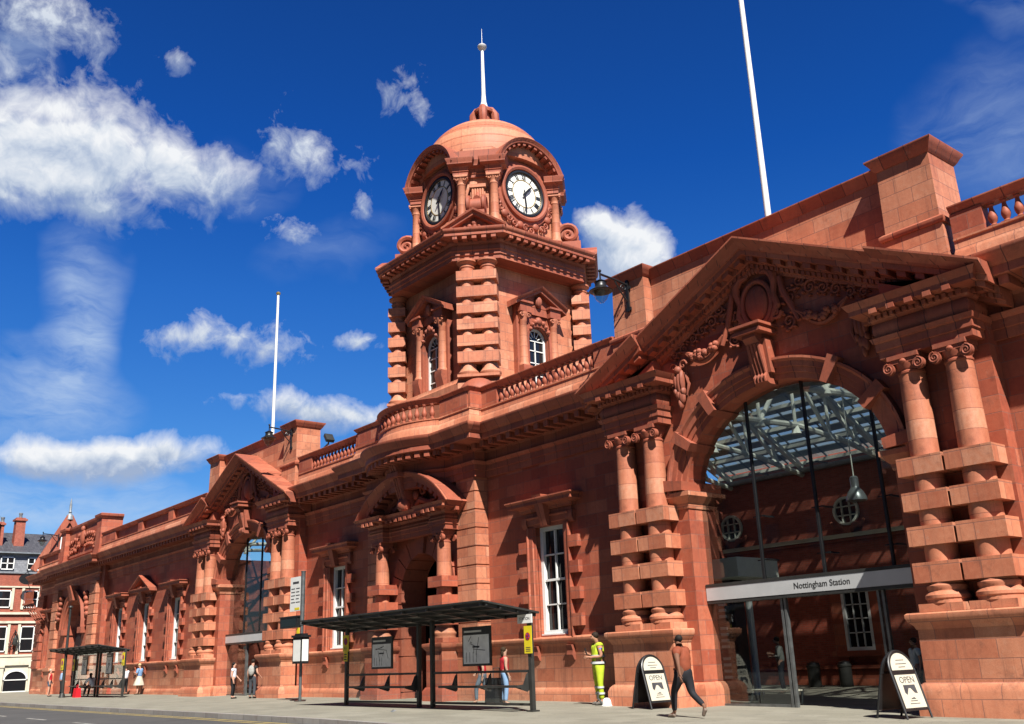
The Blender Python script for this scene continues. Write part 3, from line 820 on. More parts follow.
# --- windows
PANE_N = [0]
def window(w, top='flat'):
    b = MB(); b.box(w-WH-.02,w+WH+.02,20.56,20.59,WZ0,WZ1+.02)
    o = P(b, 'window', M['winglass'])
    f = MB(); y0,y1 = 20.44,20.56
    f.box(w-WH,w-WH+.13,y0,y1,WZ0,WZ1); f.box(w+WH-.13,w+WH,y0,y1,WZ0,WZ1)
    f.box(w-WH+.13,w+WH-.13,y0,y1,WZ0,WZ0+.15); f.box(w-WH+.13,w+WH-.13,y0,y1,WZ1-.12,WZ1)
    f.box(w-WH-.03,w+WH+.03,y0-.1,y1,WZ0-.02,WZ0+.04)
    zm = (WZ0+WZ1)/2
    f.box(w-WH+.13,w+WH-.13,y0+.02,y1-.01,zm-.035,zm+.035)
    f.box(w-.022,w+.022,y0+.03,y1-.005,WZ0+.15,WZ1-.12)
    for k in (1,3):
        z = WZ0+.15+(WZ1-WZ0-.27)*k/4; f.box(w-WH+.13,w+WH-.13,y0+.03,y1-.005,z-.02,z+.02)
    f.build('sash_frame', M['white'], o)
    # surround, quoins, hood
    b = MB()
    pr = [(0,-.02),(0,.06),(.08,.08),(.1,.12),(.26,.13),(.3,.17),(.34,.17),(.34,-.02)]
    for s in (-1,1):
        b.frames([((w+s*WH,WY,WZ0-.08),(s,0,0),(0,-1,0)),((w+s*WH,WY,WZ1),(s,0,.0),(0,-1,0)),((w+s*WH,WY,WZ1+.001),(s,0,1),(0,-1,0))][:2], pr)
        for k in range(4):
            z = 2.32+.78*k
            b.box(*sorted((w+s*(WH+.33),w+s*(WH+.74))),WY-.17,WY+.02,z,z+.36)
    b.frames([((w-WH-.34,WY,WZ1),(0,0,1),(0,-1,0)),((w+WH+.34,WY,WZ1),(0,0,1),(0,-1,0))], pr)
    o = P(b,'window_surround',M['tc'])
    b = MB()
    z = WZ1+.34; hw = 1.14
    pa = [(w-hw,WY+.02),(w-hw,WY-.1),(w+hw,WY-.1),(w+hw,WY+.02)]
    b.sweep(pa,[(-.05,z),(.0,z),(.02,z+.1),(.0,z+.14),(.1,z+.16),(.12,z+.24),(.18,z+.28),(.4,z+.32),(.4,z+.42),(.46,z+.48),(.46,z+.52),(-.05,z+.55)])
    if top == 'ped':
        pr = [(0,-.1),(0,.5),(-.08,.48),(-.12,.4),(-.2,.38),(-.22,.1),(-.22,-.1)]
        b.frames([((w-1.72,WY-.1,z+.5),(0,0,1),(0,-1,0)),((w,WY-.1,z+1.3),(0,0,1),(0,-1,0)),((w+1.72,WY-.1,z+.5),(0,0,1),(0,-1,0))],pr)
        b.prism([(w-1.3,z+.5),(w+1.3,z+.5),(w,z+1.12)],'y',WY-.16,WY)
    # keystone and side consoles
    b.add([(w-.15,WY-.02,WZ1-.02),(w+.15,WY-.02,WZ1-.02),(w+.22,WY-.02,z+.6),(w-.22,WY-.02,z+.6),(w-.15,WY-.26,WZ1-.02),(w+.15,WY-.26,WZ1-.02),(w+.22,WY-.55,z+.6),(w-.22,WY-.55,z+.6)],
          [(0,1,2,3),(4,7,6,5),(0,4,5,1),(1,5,6,2),(2,6,7,3),(3,7,4,0)])
    for s in (-1,1):
        x = w+s*1.1
        b.prism([(WY,z-.35),(WY-.08,z-.35),(WY-.16,z-.2),(WY-.14,z),(WY,z)],'x',x-.12,x+.12)
    P(b,'window_hood',M['tcm'])
    for s in (-1,1):
        b = MB(); x = w+s*.8
        b.prism([(WY,1.35),(WY-.08,1.35),(WY-.17,1.5),(WY-.14,1.62),(WY-.2,1.78),(WY,1.8)],'x',x-.13,x+.13)
        P(b,'sill_bracket',M['tcc'])
for w in WIN[:2]+WIN[5:]: window(w)
window(WIN[2]); window(WIN[3],'ped'); window(WIN[4])
window(-80.7)
# ---------------------------------------------------------------- main entablature, with the door bay and its bow
def bow(off=0, n=14, half=2.0, sag=.74, y=19.7):
    """plan of the break-forward over the door with its curved middle; off pushes outward"""
    R = (half*half+sag*sag)/(2*sag); a0 = math.asin(half/R)
    return [(XD+R*math.sin(-a0+2*a0*i/n), y-sag+R-R*math.cos(-a0+2*a0*i/n)) for i in range(n+1)]
E0 = 20.22
door_path = [(XD-3.62,E0),(XD-3.62,19.7)]+bow()+[(XD+3.62,19.7),(XD+3.62,E0)]
pav_path = [(PAV-5.35,E0),(PAV-5.35,19.85),(PAV+5.35,19.85),(PAV+5.35,E0)]
RUNS = [[(XA+5.5,E0),(XR,E0)], [(XB+5.5,E0)]+door_path+[(XA-5.5,E0)], [(XL,34),(XL,E0)]+pav_path+[(XB-5.5,E0)]]
ENT = [(-.4,7.5),(0,7.5),(0,7.72),(.04,7.73),(.04,7.92),(.08,7.94),(.13,8.04),(0,8.06),(0,8.36),(.06,8.4),(.1,8.42),(.1,8.52),(.14,8.54),(.2,8.58),(.82,8.6),(.84,8.62),(.84,8.8),(.88,8.82),(.92,8.9),(1.0,9.0),(1.04,9.06),(1.04,9.13),(-.4,9.2)]
def run_items(path, step, off, fn):
    for (xa,ya),(xb,yb) in zip(path,path[1:]):
        L = math.hypot(xb-xa,yb-ya)
        if L < .12: continue
        ux,uy = (xb-xa)/L,(yb-ya)/L; nx,ny = uy,-ux
        n = max(1,int(L/step))
        for k in range(n):
            t = (k+.5)*L/n
            fn(xa+ux*t+nx*off, ya+uy*t+ny*off, ux,uy,nx,ny)
b = MB()
for r in RUNS:
    b = MB(); b.sweep(r, ENT); P(b,'entablature',M['tcm'])
b = MB()
for r in RUNS:
    run_items(r,.46,.46,lambda x,y,ux,uy,nx,ny: b.obox((x,y,8.5),(ux*.1,uy*.1,0),(nx*.3,ny*.3,0),(0,0,.1)))
    run_items(r,.17,.12,lambda x,y,ux,uy,nx,ny: b.obox((x,y,8.46),(ux*.05,uy*.05,0),(nx*.05,ny*.05,0),(0,0,.045)))
P(b,'cornice_bracket',M['tcm'])

# balustrade: base course, rail, balusters and pedestals
def off_path(path, d):
    return path
BY = 19.98
bpath_mid = [(XB+5.3,BY),(XD-3.75,BY),(XD-3.75,19.45)]+[(x,y-.25) for x,y in bow()]+[(XD+3.75,19.45),(XD+3.75,BY),(XA-5.3,BY)]
bpath_r = [(XA+5.2,BY),(XR,BY)]
BASE = [(-.25,9.1),(.2,9.1),(.2,9.5),(.16,9.56),(.12,9.62),(.12,9.8),(.15,9.82),(.15,9.86),(-.2,9.88),(-.25,9.86)]
CAP = [(-.2,10.43),(.08,10.43),(.09,10.47),(.12,10.5),(.2,10.6),(.2,10.63),(-.22,10.66)]
FARP = [(PAV+5.0,BY),(XB-5.3,BY)]
FARL = [(XL+.1,30),(XL+.1,BY),(PAV-5.0,BY)]
b = MB()
for p in (bpath_mid,bpath_r,FARP,FARL):
    b = MB(); b.sweep(p,BASE); P(b,'balustrade_base',M['tcp'])
    b = MB(); b.sweep(p,CAP); P(b,'balustrade_rail',M['tcm'])
BPROF = [(.085,9.88),(.085,9.91),(.055,9.94),(.055,9.96),(.08,10.0),(.1,10.07),(.095,10.13),(.07,10.2),(.048,10.29),(.045,10.33),(.05,10.35),(.075,10.37),(.075,10.39),(.06,10.4),(.085,10.42),(.085,10.44)]
bal0 = None; NB = [0]
def baluster(x,y):
    global bal0
    if bal0 is None:
        b = MB(); b.lathe(BPROF,x,y,12); b.box(x-.1,x+.1,y-.1,y+.1,9.86,9.895)
        bal0 = P(b,'baluster',M['tcc'],pivot=(x,y,9.86)); BX[0] = (x,y)
    else:
        dup(bal0,(x-BX[0][0], y-BX[0][1],0))
    NB[0] += 1
BX = [None]
# mid run right of the bow, left of the bow, the bow itself, right end
def bal_line(x0,x1,y=BY,step=.29):
    n = int(round((x1-x0)/step))
    for k in range(n+1): baluster(x0+(x1-x0)*k/n, y)
bal_line(-24.75,-20.2); bal_line(-38.2,-34.6)
bp = bow(); 
for i in range(1,14):
    t=i/14; x,y = bp[i]; baluster(x,y-.28)
bal_line(-7.8,-5.3)
def ped(x0,x1,y=BY,dy=.12,y1=None):
    b = MB(); b.box(x0,x1,y-dy,y1 or y+.2,9.84,10.45); P(b,'balustrade_pedestal',M['tc'])
ped(-25.9,-24.9); ped(-20.05,-19.1); ped(XA+5.2,-7.95); ped(-5.15,XR)
ped(-34.45,XD-3.75); ped(-39.6,-38.35)
for s in (-1,1):
    x0,x1 = sorted((XD+s*2.08,XD+s*3.75)); ped(x0,x1,19.45)
    x0,x1 = sorted((XD+s*3.63,XD+s*3.9)); ped(x0,x1,19.48,.12,20.1)
# far parapet: solid with sunk panels
for x0,x1 in ((PAV+5,-65.6),(-61.2,-60.4),(-56.0,-55.2),(-50.9,-50.0)): ped(x0,x1)
ped(PAV+5.01,XB-5.31,BY+.05,0)
ped(XL+.11,PAV-5.01,BY+.02,0); ped(XL+.0,XL+.9); ped(PAV-5.6,PAV-5)

# ---------------------------------------------------------------- door bay
b = MB()
DY = 20.0; DH = 1.38; DZ = 3.9
NB2 = 20
# wall with arched doorway
b.box(XD-2.5,XD-DH,DY,21.0,-.3,DZ); b.box(XD+DH,XD+2.5,DY,21.0,-.3,DZ)
pts = [(XD+DH*math.cos(PI-PI*i/NB2), DZ+DH*math.sin(PI-PI*i/NB2)) for i in range(NB2+1)]
for (xa,za),(xb,zb) in zip(pts,pts[1:]):
    b.add([(xa,DY,za),(xb,DY,zb),(xb,DY,8.3),(xa,DY,8.3),(xa,21,za),(xb,21,zb),(xb,21,8.3),(xa,21,8.3)],[(0,1,2,3),(4,7,6,5),(0,4,5,1),(3,2,6,7)])
b.box(XD-2.5,XD-DH,DY,21,DZ,8.3); b.box(XD+DH,XD+2.5,DY,21,DZ,8.3)
P(b,'door_wall',M['tc'])
# channelled pilasters
for s in (-1,1):
    b = MB()
    x0,x1 = sorted((XD+s*2.45,XD+s*3.52))
    b.box(x0+.03,x1-.03,19.78,20.32,1.9,7.5)
    z = 2.02
    while z < 7.45:
        b.box(x0,x1,19.74,20.31,z+.025,min(z+.6,7.5)); z += .625
    b.box(x0-.06,x1+.06,19.66,20.31,-.3,1.75)
    b.sweep([(x0,20.3),(x0,19.68),(x1,19.68),(x1,20.3)],[(-.2,-.3),(.16,-.3),(.16,.5),(.1,.62),(.04,.66),(-.2,.68)])
    b.sweep([(x0,20.3),(x0,19.68),(x1,19.68),(x1,20.3)],[(-.2,1.7),(.04,1.72),(.12,1.84),(.16,1.92),(.16,2.0),(-.2,2.04)])
    P(b,'pilaster',M['tcp'])
# rusticated jambs and voussoirs of the doorway
b = MB()
for s in (-1,1):
    z = -.2
    while z < DZ-.1:
        b.box(*sorted((XD+s*(DH-.025),XD+s*(DH+.52))),DY-.1,20.9,z+.02,min(z+.6,DZ)); z += .62
nV = 9
for i in range(nV):
    a0 = PI*i/nV+.012; a1 = PI*(i+1)/nV-.012; am=(a0+a1)/2
    r1 = 2.05 if i != nV//2 else 2.25
    ring = []
    for r in (DH-.03,r1):
        for t in (a0,am,a1): ring.append((XD+r*math.cos(t), DZ+r*math.sin(t)))
    poly = ring[:3]+ring[:2:-1]
    b.prism(poly,'y',DY-(.1 if i!=nV//2 else .2),20.9)
P(b,'door_arch',M['tcc'])
# dark lobby behind the doorway, with an oak door standing open at its back
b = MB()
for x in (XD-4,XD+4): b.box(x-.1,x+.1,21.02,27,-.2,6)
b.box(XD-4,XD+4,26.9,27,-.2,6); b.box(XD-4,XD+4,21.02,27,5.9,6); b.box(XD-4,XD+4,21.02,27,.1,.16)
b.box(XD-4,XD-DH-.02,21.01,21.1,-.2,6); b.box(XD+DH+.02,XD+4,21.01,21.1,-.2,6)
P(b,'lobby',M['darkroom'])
b = MB(); b.box(XD-1.3,XD+.1,25.6,25.68,.16,3.0)
o = P(b,'door',M['wood'])
h = MB()
for q in (-1.0,-.3):
    for k in range(3): h.box(XD+q-.25,XD+q+.25,25.57,25.6,.4+.85*k,1.05+.85*k)
h.build('door_panel',M['wood'],o)
# door columns
for s in (-1,1):
    x = XD+s*2.02; y = 19.48; b = MB()
    prof = [(.38,2.2),(.38,2.28),(.4,2.31),(.4,2.36),(.36,2.4),(.34,2.44),(.34,2.5),(.31,2.54)]+[(.29-.05*t/6,2.56+.48*t) for t in range(7)]
    b.lathe(prof,x,y,24); c = P(b,'door_column',M['tcs'],pivot=(x,y,0))
    b = MB(); ionic(b,x,y,5.5,.235); b.build('capital',M['tcc'],c)
    for z in (2.62,3.25,3.88):
        b = MB(); b.box(x-.42,x+.42,19.08,19.98,z,z+.36); b.build('stone_band',M['tc'],c)
    b = MB(); b.box(x-.46,x+.46,19.02,19.98,-.3,1.85)
    b.sweep([(x-.44,20),(x-.44,19.06),(x+.44,19.06),(x+.44,20)],[(-.2,1.74),(.02,1.76),(.1,1.86),(.14,1.92),(.14,2.02),(-.2,2.06)])
    b.sweep([(x-.44,20),(x-.44,19.06),(x+.44,19.06),(x+.44,20)],[(-.2,-.3),(.14,-.3),(.14,.5),(.06,.62),(-.2,.66)])
    b.box(x-.4,x+.4,19.1,19.95,2.05,2.2); b.build('pedestal',M['tc'],c)
# door entablature and segmental pediment
b = MB()
pa = [(XD-2.5,DY),(XD-2.5,19.22),(XD-1.58,19.22),(XD-1.58,19.5),(XD+1.58,19.5),(XD+1.58,19.22),(XD+2.5,19.22),(XD+2.5,DY)]
b.sweep(pa,[(-.3,5.82),(0,5.82),(0,5.98),(.04,6.0),(.04,6.12),(.08,6.16),(0,6.18),(.05,6.26),(0,6.36),(.06,6.4),(.1,6.48),(.14,6.5),(.42,6.54),(.42,6.62),(.5,6.72),(-.3,6.76)])
run_items(pa,.3,.3,lambda x,y,ux,uy,nx,ny: b.obox((x,y,6.48),(ux*.07,uy*.07,0),(nx*.16,ny*.16,0),(0,0,.06)))
P(b,'door_entablature',M['tcm'])
b = MB()
hw,sg,zc = 3.08,1.42,8.14
R = (hw*hw+sg*sg)/(2*sg); cz = zc-R; a0 = math.asin(hw/R)
for (ta,tb) in ((-a0,-.09),(.09,a0)):
    b = MB(); fr = []
    for i in range(15):
        a = ta+(tb-ta)*i/14
        fr.append(((XD+R*math.sin(a),DY,cz+R*math.cos(a)),(math.sin(a),0,math.cos(a)),(0,-1,0)))
    b.frames(fr,[(0,-.3),(0,1.16),(-.04,1.16),(-.12,1.06),(-.2,.98),(-.36,.96),(-.37,.5),(-.5,.44),(-.56,.34),(-.62,.32),(-.62,-.3)])
    for i in range(8):
        a = ta+(tb-ta)*(i+.5)/8; n = Vector((math.sin(a),0,math.cos(a))); t = Vector((n.z,0,-n.x))
        b.obox(Vector((XD,0,cz))+n*(R-.43)+Vector((0,19.3,0)),t*.1,(0,.24,0),n*.07)
    P(b,'door_pediment',M['tcm'])
b = MB()
b.prism([(XD+ (R-.3)*math.sin(-a0+2*a0*i/16), cz+(R-.3)*math.cos(-a0+2*a0*i/16)) for i in range(17)],'y',19.75,20.02)
P(b,'tympanum_wall',M['tc'])
b = MB()
# console carrying the bow
b.prism([(20,8.75),(18.55,8.75),(18.5,8.6),(18.6,8.45),(18.72,8.3),(18.8,7.9),(18.95,7.5),(19.1,7.1),(19.0,6.95),(19.1,6.8),(19.4,6.78),(20,6.8)],'x',XD-.24,XD+.24)
for q in (-.14,0,.14):
    b.tube([(XD+q,18.62,8.42),(XD+q,18.76,8.1),(XD+q,18.9,7.6),(XD+q,19.06,7.15)],.06,8)
b.box(XD-.38,XD+.38,18.62,20,7.95,8.12)
b.ball((XD,19.15,6.98),(.3,.25,.3),12,8)
for s in (-1,1):
    b.tube([(XD+s*.3,19.5,6.95),(XD+s*.7,19.45,7.1),(XD+s*1.1,19.5,6.95),(XD+s*1.5,19.55,7.05)],[.12,.14,.1,.05],8)
    b.spiral((XD+s*.75,19.5,7.45),(s,0,0),(0,0,1),.25,1.5,.08,n=18)
    b.ball((XD+s*.42,19.4,7.3),(.14,.14,.2),9,6)
P(b,'keystone',M['tcc'])
# swelling corbel beneath the bow
b = MB()
base = bow()
fr = []
prof2 = [(-.1,7.9),(-.02,8.0),(.0,8.1)]
cx0 = XD
lay = []
for z,f in ((7.62,.25),(7.75,.42),(7.95,.62),(8.15,.78),(8.36,.88),(8.4,.95)):
    lay.append([(XD+(x-XD)*(.55+.45*f), 19.98-(19.98-y)*f, z) for x,y in base])
n = len(base)
v = [p for l in lay for p in l]; f = []
for i in range(len(lay)-1):
    for a in range(n-1): f.append((i*n+a,i*n+a+1,(i+1)*n+a+1,(i+1)*n+a))
f.append(list(range(n))); b.add(v,f)
P(b,'bow_corbel',M['tcc'])

# ---------------------------------------------------------------- far pavilion with its archway and carved attic panel
b = MB()
py = 19.95; ph = 2.0; pz = 4.6
b.box(PAV-6,PAV-ph,py,20.9,-.3,pz); b.box(PAV+ph,PAV+6,py,20.9,-.3,pz)
pp = [(PAV+ph*math.cos(PI-PI*i/16), pz+ph*math.sin(PI-PI*i/16)) for i in range(17)]
for (xa,za),(xb,zb) in zip(pp,pp[1:]):
    b.add([(xa,py,za),(xb,py,zb),(xb,py,8.4),(xa,py,8.4),(xa,20.9,za),(xb,20.9,zb),(xb,20.9,8.4),(xa,20.9,8.4)],[(0,1,2,3),(4,7,6,5),(0,4,5,1),(3,2,6,7)])
b.box(PAV-6,PAV-ph,py,20.9,pz,8.4); b.box(PAV+ph,PAV+6,py,20.9,pz,8.4)
P(b,'arch_wall',M['tc'])
for s in (-1,1):
    b = MB()
    for (d0,d1) in ((3.9,5.2),):
        x0,x1 = sorted((PAV+s*d0,PAV+s*d1))
        b.box(x0+.04,x1-.04,19.75,20.3,1.9,7.5); z = 2.02
        while z < 7.4:
            b.box(x0,x1,19.68,20.29,z+.03,min(z+.62,7.5)); z += .66
        b.box(x0-.06,x1+.06,19.6,20.3,-.3,1.8); b.box(x0-.16,x1+.16,19.5,20.3,1.8,2.04); b.box(x0-.16,x1+.16,19.5,20.3,-.3,.6)
    P(b,'pilaster',M['tcp'])
b = MB()
b.box(XL-.05,XL+1.5,20.12,20.6,1.9,7.5)
z = 2.02
while z < 7.4: b.box(XL-.1,XL+1.6,20.06,20.7,z+.03,min(z+.62,7.5)); z += .66
P(b,'pilaster',M['tc'])
b = MB()
fr = []
for i in range(17):
    t = PI-PI*i/16
    fr.append(((PAV+ph*math.cos(t),py,pz+ph*math.sin(t)),(math.cos(t),0,math.sin(t)),(0,-1,0)))
b.frames(fr,[(-.02,-.05),(-.02,.1),(.2,.12),(.22,.2),(.5,.22),(.55,.3),(.62,.3),(.62,-.05)])
for s in (-1,1): b.box(*sorted((PAV+s*(ph-.1),PAV+s*(ph+.8))),py-.3,20.9,pz-.4,pz)
b.prism([(20,7.5),(19.3,7.5),(19.5,6.9),(19.6,6.5),(20,6.5)],'x',PAV-.35,PAV+.35)
for s in (-1,1):
    for k in range(5):
        a = .5+.35*k
        b.ball((PAV+s*(ph+.9+.15*k),py-.2,pz+2.2-.35*k),(.25,.2,.2),8,6)
P(b,'archivolt',M['tcc'])
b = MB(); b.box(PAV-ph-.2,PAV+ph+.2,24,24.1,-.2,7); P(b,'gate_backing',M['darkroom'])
b = MB()
for k in range(15):
    x = PAV-ph+.14+k*(2*ph-.28)/14; b.box(x-.02,x+.02,20.6,20.64,.1,4.6)
for z in (.3,1.4,3.2,4.5): b.box(PAV-ph,PAV+ph,20.59,20.65,z,z+.06)
for k in range(7):
    a = PI*(k+.5)/7; b.bar((PAV,20.62,4.55),(PAV+ph*.97*math.cos(a),20.62,4.55+ph*.97*math.sin(a)),.04)
P(b,'iron_gate',M['black'])
b = MB()
for s in (-1,1):
    x = PAV+s*4.3; b.frustum((x-.55,x+.55,19.75,21.2),(x-.5,x+.5,19.8,21.2),9.1,12.0)
    b.box(x-.62,x+.62,19.7,21.2,9.1,9.6)
b.box(PAV-4,PAV+4,20.1,21,9.1,11.9)
P(b,'attic_wall',M['tc'])
b = MB()
b.sweep([(PAV-4.85,21.2),(PAV-4.85,19.8),(PAV-3.75,19.8),(PAV-3.75,20.1),(PAV+3.75,20.1),(PAV+3.75,19.8),(PAV+4.85,19.8),(PAV+4.85,21.2)],[(-.6,11.7),(.02,11.7),(.05,11.78),(.14,11.86),(.16,12.0),(.1,12.04),(-.6,12.06)])
b.frames([((PAV-3.6,20.1,9.7),(0,0,1),(0,-1,0)),((PAV+3.6,20.1,9.7),(0,0,1),(0,-1,0))],[(0,0),(0,.12),(.16,.12),(.2,0)])
P(b,'attic_coping',M['tcm'])
b = MB(); rr = random.Random(5)
b.ball((PAV,20.0,10.9),(.42,.2,.6),12,8); b.ball((PAV,19.95,11.55),(.22,.16,.22),10,7)
for s in (-1,1):
    for k in range(7):
        x = PAV+s*(.7+.42*k); z = 10.75-.06*k+rr.uniform(-.12,.12)
        scroll_leaf(b,x,z,.27-.015*k,rr.uniform(0,6),s,y=20.06)
        b.ball((x+rr.uniform(-.1,.1),20.0,z+.38),(.16,.12,.16),8,5); b.ball((x,20.0,z-.4),(.2,.12,.14),8,5)
P(b,'carved_relief',M['tcc'])
# red lattice brackets of the end balcony
b = MB()
for k in range(4):
    x = XL-.15; y = 19.9-.55*k
for k in range(5):
    x = XL+.3+.62*k
    b.bar((x,20.25,5.3),(x-.2,19.0,6.9),.08); b.bar((x,20.25,6.4),(x-.12,19.2,6.5),.07)
b.bar((XL+.0,19.0,6.9),(XL+2.9,19.0,6.9),.14); b.bar((XL+.1,19.1,6.45),(XL+3,19.1,6.45),.12)
for k in range(8):
    x = XL+.1+.38*k; b.bar((x,19.0,6.9),(x+.22,18.95,7.75),.06)
P(b,'lattice_bracket',M['tcc'])
# ---------------------------------------------------------------- clock tower
TX, TY = -29.6, 23.4
tw = thing('clock_tower', 'square terracotta clock tower with cut corners, two round clocks in view and a dome', 'clock tower', (TX,TY,9))
def T(b, name, mat, **k): return b.build(name, mat, tw, **k)
r2 = math.sqrt(2)
def octa(a, Dd):
    k = Dd*r2-a
    # clockwise seen from above would flip outward; travel so that the right hand is outward
    pts = [(-k,-a),(k,-a),(a,-k),(a,k),(k,a),(-k,a),(-a,k),(-a,-k)]
    return [(TX+x,TY+y) for x,y in pts]
CH = [Vector((1,-1,0))/r2, Vector((-1,-1,0))/r2, Vector((1,1,0))/r2, Vector((-1,1,0))/r2]
FC = [Vector((0,-1,0)), Vector((1,0,0)), Vector((0,1,0)), Vector((-1,0,0))]
def tang(n): return Vector((-n.y,n.x,0))
TC = Vector((TX,TY,0))
b = MB(); b.prism(octa(2.72,3.52),'z',8.5,16.2)
# hollow niches for the windows are set in front as frames
T(b,'tower_shaft',M['tcp'])
b = MB()
b.sweep(octa(3.32,3.95),[(-.6,9.0),(.12,9.0),(.12,11.2),(.05,11.25),(0,11.4),(-.6,11.45)],closed=True)
T(b,'tower_plinth',M['tcp'])
# main cornice of the tower
TENT = [(-.9,16.08),(0,16.08),(0,16.24),(.05,16.26),(.05,16.4),(.1,16.44),(.02,16.46),(.05,16.56),(.0,16.7),(.06,16.74),(.1,16.8),(.1,16.86),(.52,16.9),(.52,17.02),(.56,17.04),(.6,17.12),(.6,17.18),(-.9,17.26)]
oc = octa(3.5,4.02)
b = MB(); b.sweep(oc,TENT,closed=True); T(b,'tower_cornice',M['tcm'])
b = MB()
run_items(oc+[oc[0]],.36,.32,lambda x,y,ux,uy,nx,ny: b.obox((x,y,16.83),(ux*.09,uy*.09,0),(nx*.17,ny*.17,0),(0,0,.07)))
T(b,'cornice_bracket',M['tcm'])
TBZ = [(15.58,15.21),(14.95,14.53),(14.28,13.87),(13.64,13.23),(13.0,12.58),(12.36,11.93)]
for n in CH:
    t = tang(n)
    b = MB()
    for q in (-.4,.4):
        c = TC+n*3.82+t*q
        b.lathe([(.4,11.45),(.4,11.5),(.42,11.53),(.42,11.58),(.36,11.64),(.33,11.7),(.3,11.75),(.27,15.75),(.3,15.78),(.3,15.82),(.27,15.84),(.27,15.9),(.36,15.98),(.36,16.0),(.4,16.0),(.4,16.07)],c.x,c.y,18)
    c0 = TC+n*3.82
    b.obox(c0+Vector((0,0,11.42)),t*.78,n*.4,Vector((0,0,.05)))
    o = T(b,'coupled_columns',M['tcs'])
    b = MB()
    for z1,z0 in TBZ:
        b.obox(TC+n*3.82+Vector((0,0,(z0+z1)/2)),t*.77,n*.36,Vector((0,0,(z1-z0)/2)))
    b.build('stone_band',M['tcp'],o)
    b = MB(); c = TC+n*4.2
    b.lathe([(.82*math.cos(a),10.45+.82*math.sin(a)) for a in [PI/2*i/8 for i in range(9)]],c.x,c.y,24)
    b.build('rounded_cap',M['tcc'],o)
# aedicule windows
for n in FC:
    t = tang(n); f = lambda d,s,z: TC+n*d+t*s+Vector((0,0,z))
    fr = Matrix(((t.x,n.x,0,TX),(t.y,n.y,0,TY),(0,0,1,0),(0,0,0,1)))
    # local coords: x along face, y outward, z up
    A = 2.72
    b = MB()
    pts = [(.52*math.cos(PI*i/14),13.3+.52*math.sin(PI*i/14)) for i in range(15)]
    b.prism([(.52,11.3)]+pts+[(-.52,11.3)],'y',A+.0,A+.02)
    o = T(b.xform(fr),'window',M['winglass'])
    b = MB()
    fr2 = [((p[0]*.98,A+.02,13.3+(p[1]-13.3)*.98),(math.cos(PI*i/14),0,math.sin(PI*i/14)),(0,1,0)) for i,p in enumerate(pts)]
    b.frames([((.51,A+.02,11.3),(1,0,0),(0,1,0))]+fr2+[((-.51,A+.02,11.3),(-1,0,0),(0,1,0))],[(-.09,0),(.02,0),(.02,.06),(-.09,.06)])
    b.box(-.02,.02,A+.02,A+.06,11.3,13.3)
    for z in (11.9,12.4,12.9,13.3): b.box(-.42,.42,A+.02,A+.06,z-.018,z+.018)
    for k in (1,2,3,4,5):
        a = PI*k/6; b.bar((.16*math.cos(a),A+.04,13.3+.16*math.sin(a)),(.42*math.cos(a),A+.04,13.3+.42*math.sin(a)),.03)
    b.xform(fr).build('glazing_bars',M['white'],o)
    b = MB()
    # deep reveal ring so the glass sits back
    ring = [((p[0],A,p[1]),(math.cos(PI*i/14),0,math.sin(PI*i/14)),(0,1,0)) for i,p in enumerate(pts)]
    b.frames([((.52,A,11.3),(1,0,0),(0,1,0))]+ring+[((-.52,A,11.3),(-1,0,0),(0,1,0))],[(0,0),(0,.34),(.1,.36),(.12,.3),(.26,.3),(.26,0)])
    for s in (-1,1): b.box(*sorted((s*.5,s*1.05)),A-.02,A+.24,11.4,14.3)
    b.box(-1.02,1.02,A-.03,A+.21,13.8,14.27)
    for (x,z,r) in ((0,14.05,.16),(-.2,13.98,.1),(.2,13.98,.1),(-.34,13.85,.09),(.34,13.85,.09),(-.45,13.65,.08),(.45,13.65,.08)): b.ball((x,A+.32,z),(r,.14,r*1.1),9,6)
    for s in (-1,1):
        b.prism([(A-.05,12.1),(A+.52,12.1),(A+.54,11.9),(A+.42,11.5),(A+.4,11.2),(A-.05,11.2)],'x',s*.78-.22,s*.78+.22)
    T(b.xform(fr),'window_surround',M['tcc'])
    b = MB()
    for s in (-1,1):
        b.lathe([(.22,12.1),(.22,12.16),(.19,12.2),(.17,12.24),(.15,13.9),(.17,13.94),(.16,14.0),(.2,14.1),(.22,14.22),(.22,14.26)],s*.78,A+.3,16)
        for q in (-1,1): b.spiral((s*.78+q*.16,A+.47,14.12),(q,0,0),(0,0,1),.1,1.4,.03,n=14)
    T(b.xform(fr),'window_column',M['tcs'])
    b = MB()
    for s in (-1,1):
        x0,x1 = sorted((s*.5,s*1.04))
        b.box(x0,x1,A-.05,A+.5,14.27,14.62); b.box(x0-.06,x1+.06,A-.05,A+.58,14.62,14.7)
        b.frames([((s*1.3,A,14.72),(0,0,1),(0,1,0)),((s*.0,A,15.42),(0,0,1),(0,1,0))],[(0,-.05),(0,.7),(-.08,.66),(-.12,.58),(-.22,.56),(-.24,-.05)])
    b.box(-1,1,A-.05,A+.3,14.3,14.62); b.prism([(-1.1,14.6),(1.1,14.6),(0,15.22)],'y',A-.05,A+.3)
    b.ball((0,A+.36,14.85),(.16,.16,.25),9,7)
    T(b.xform(fr),'window_pediment',M['tcm'])
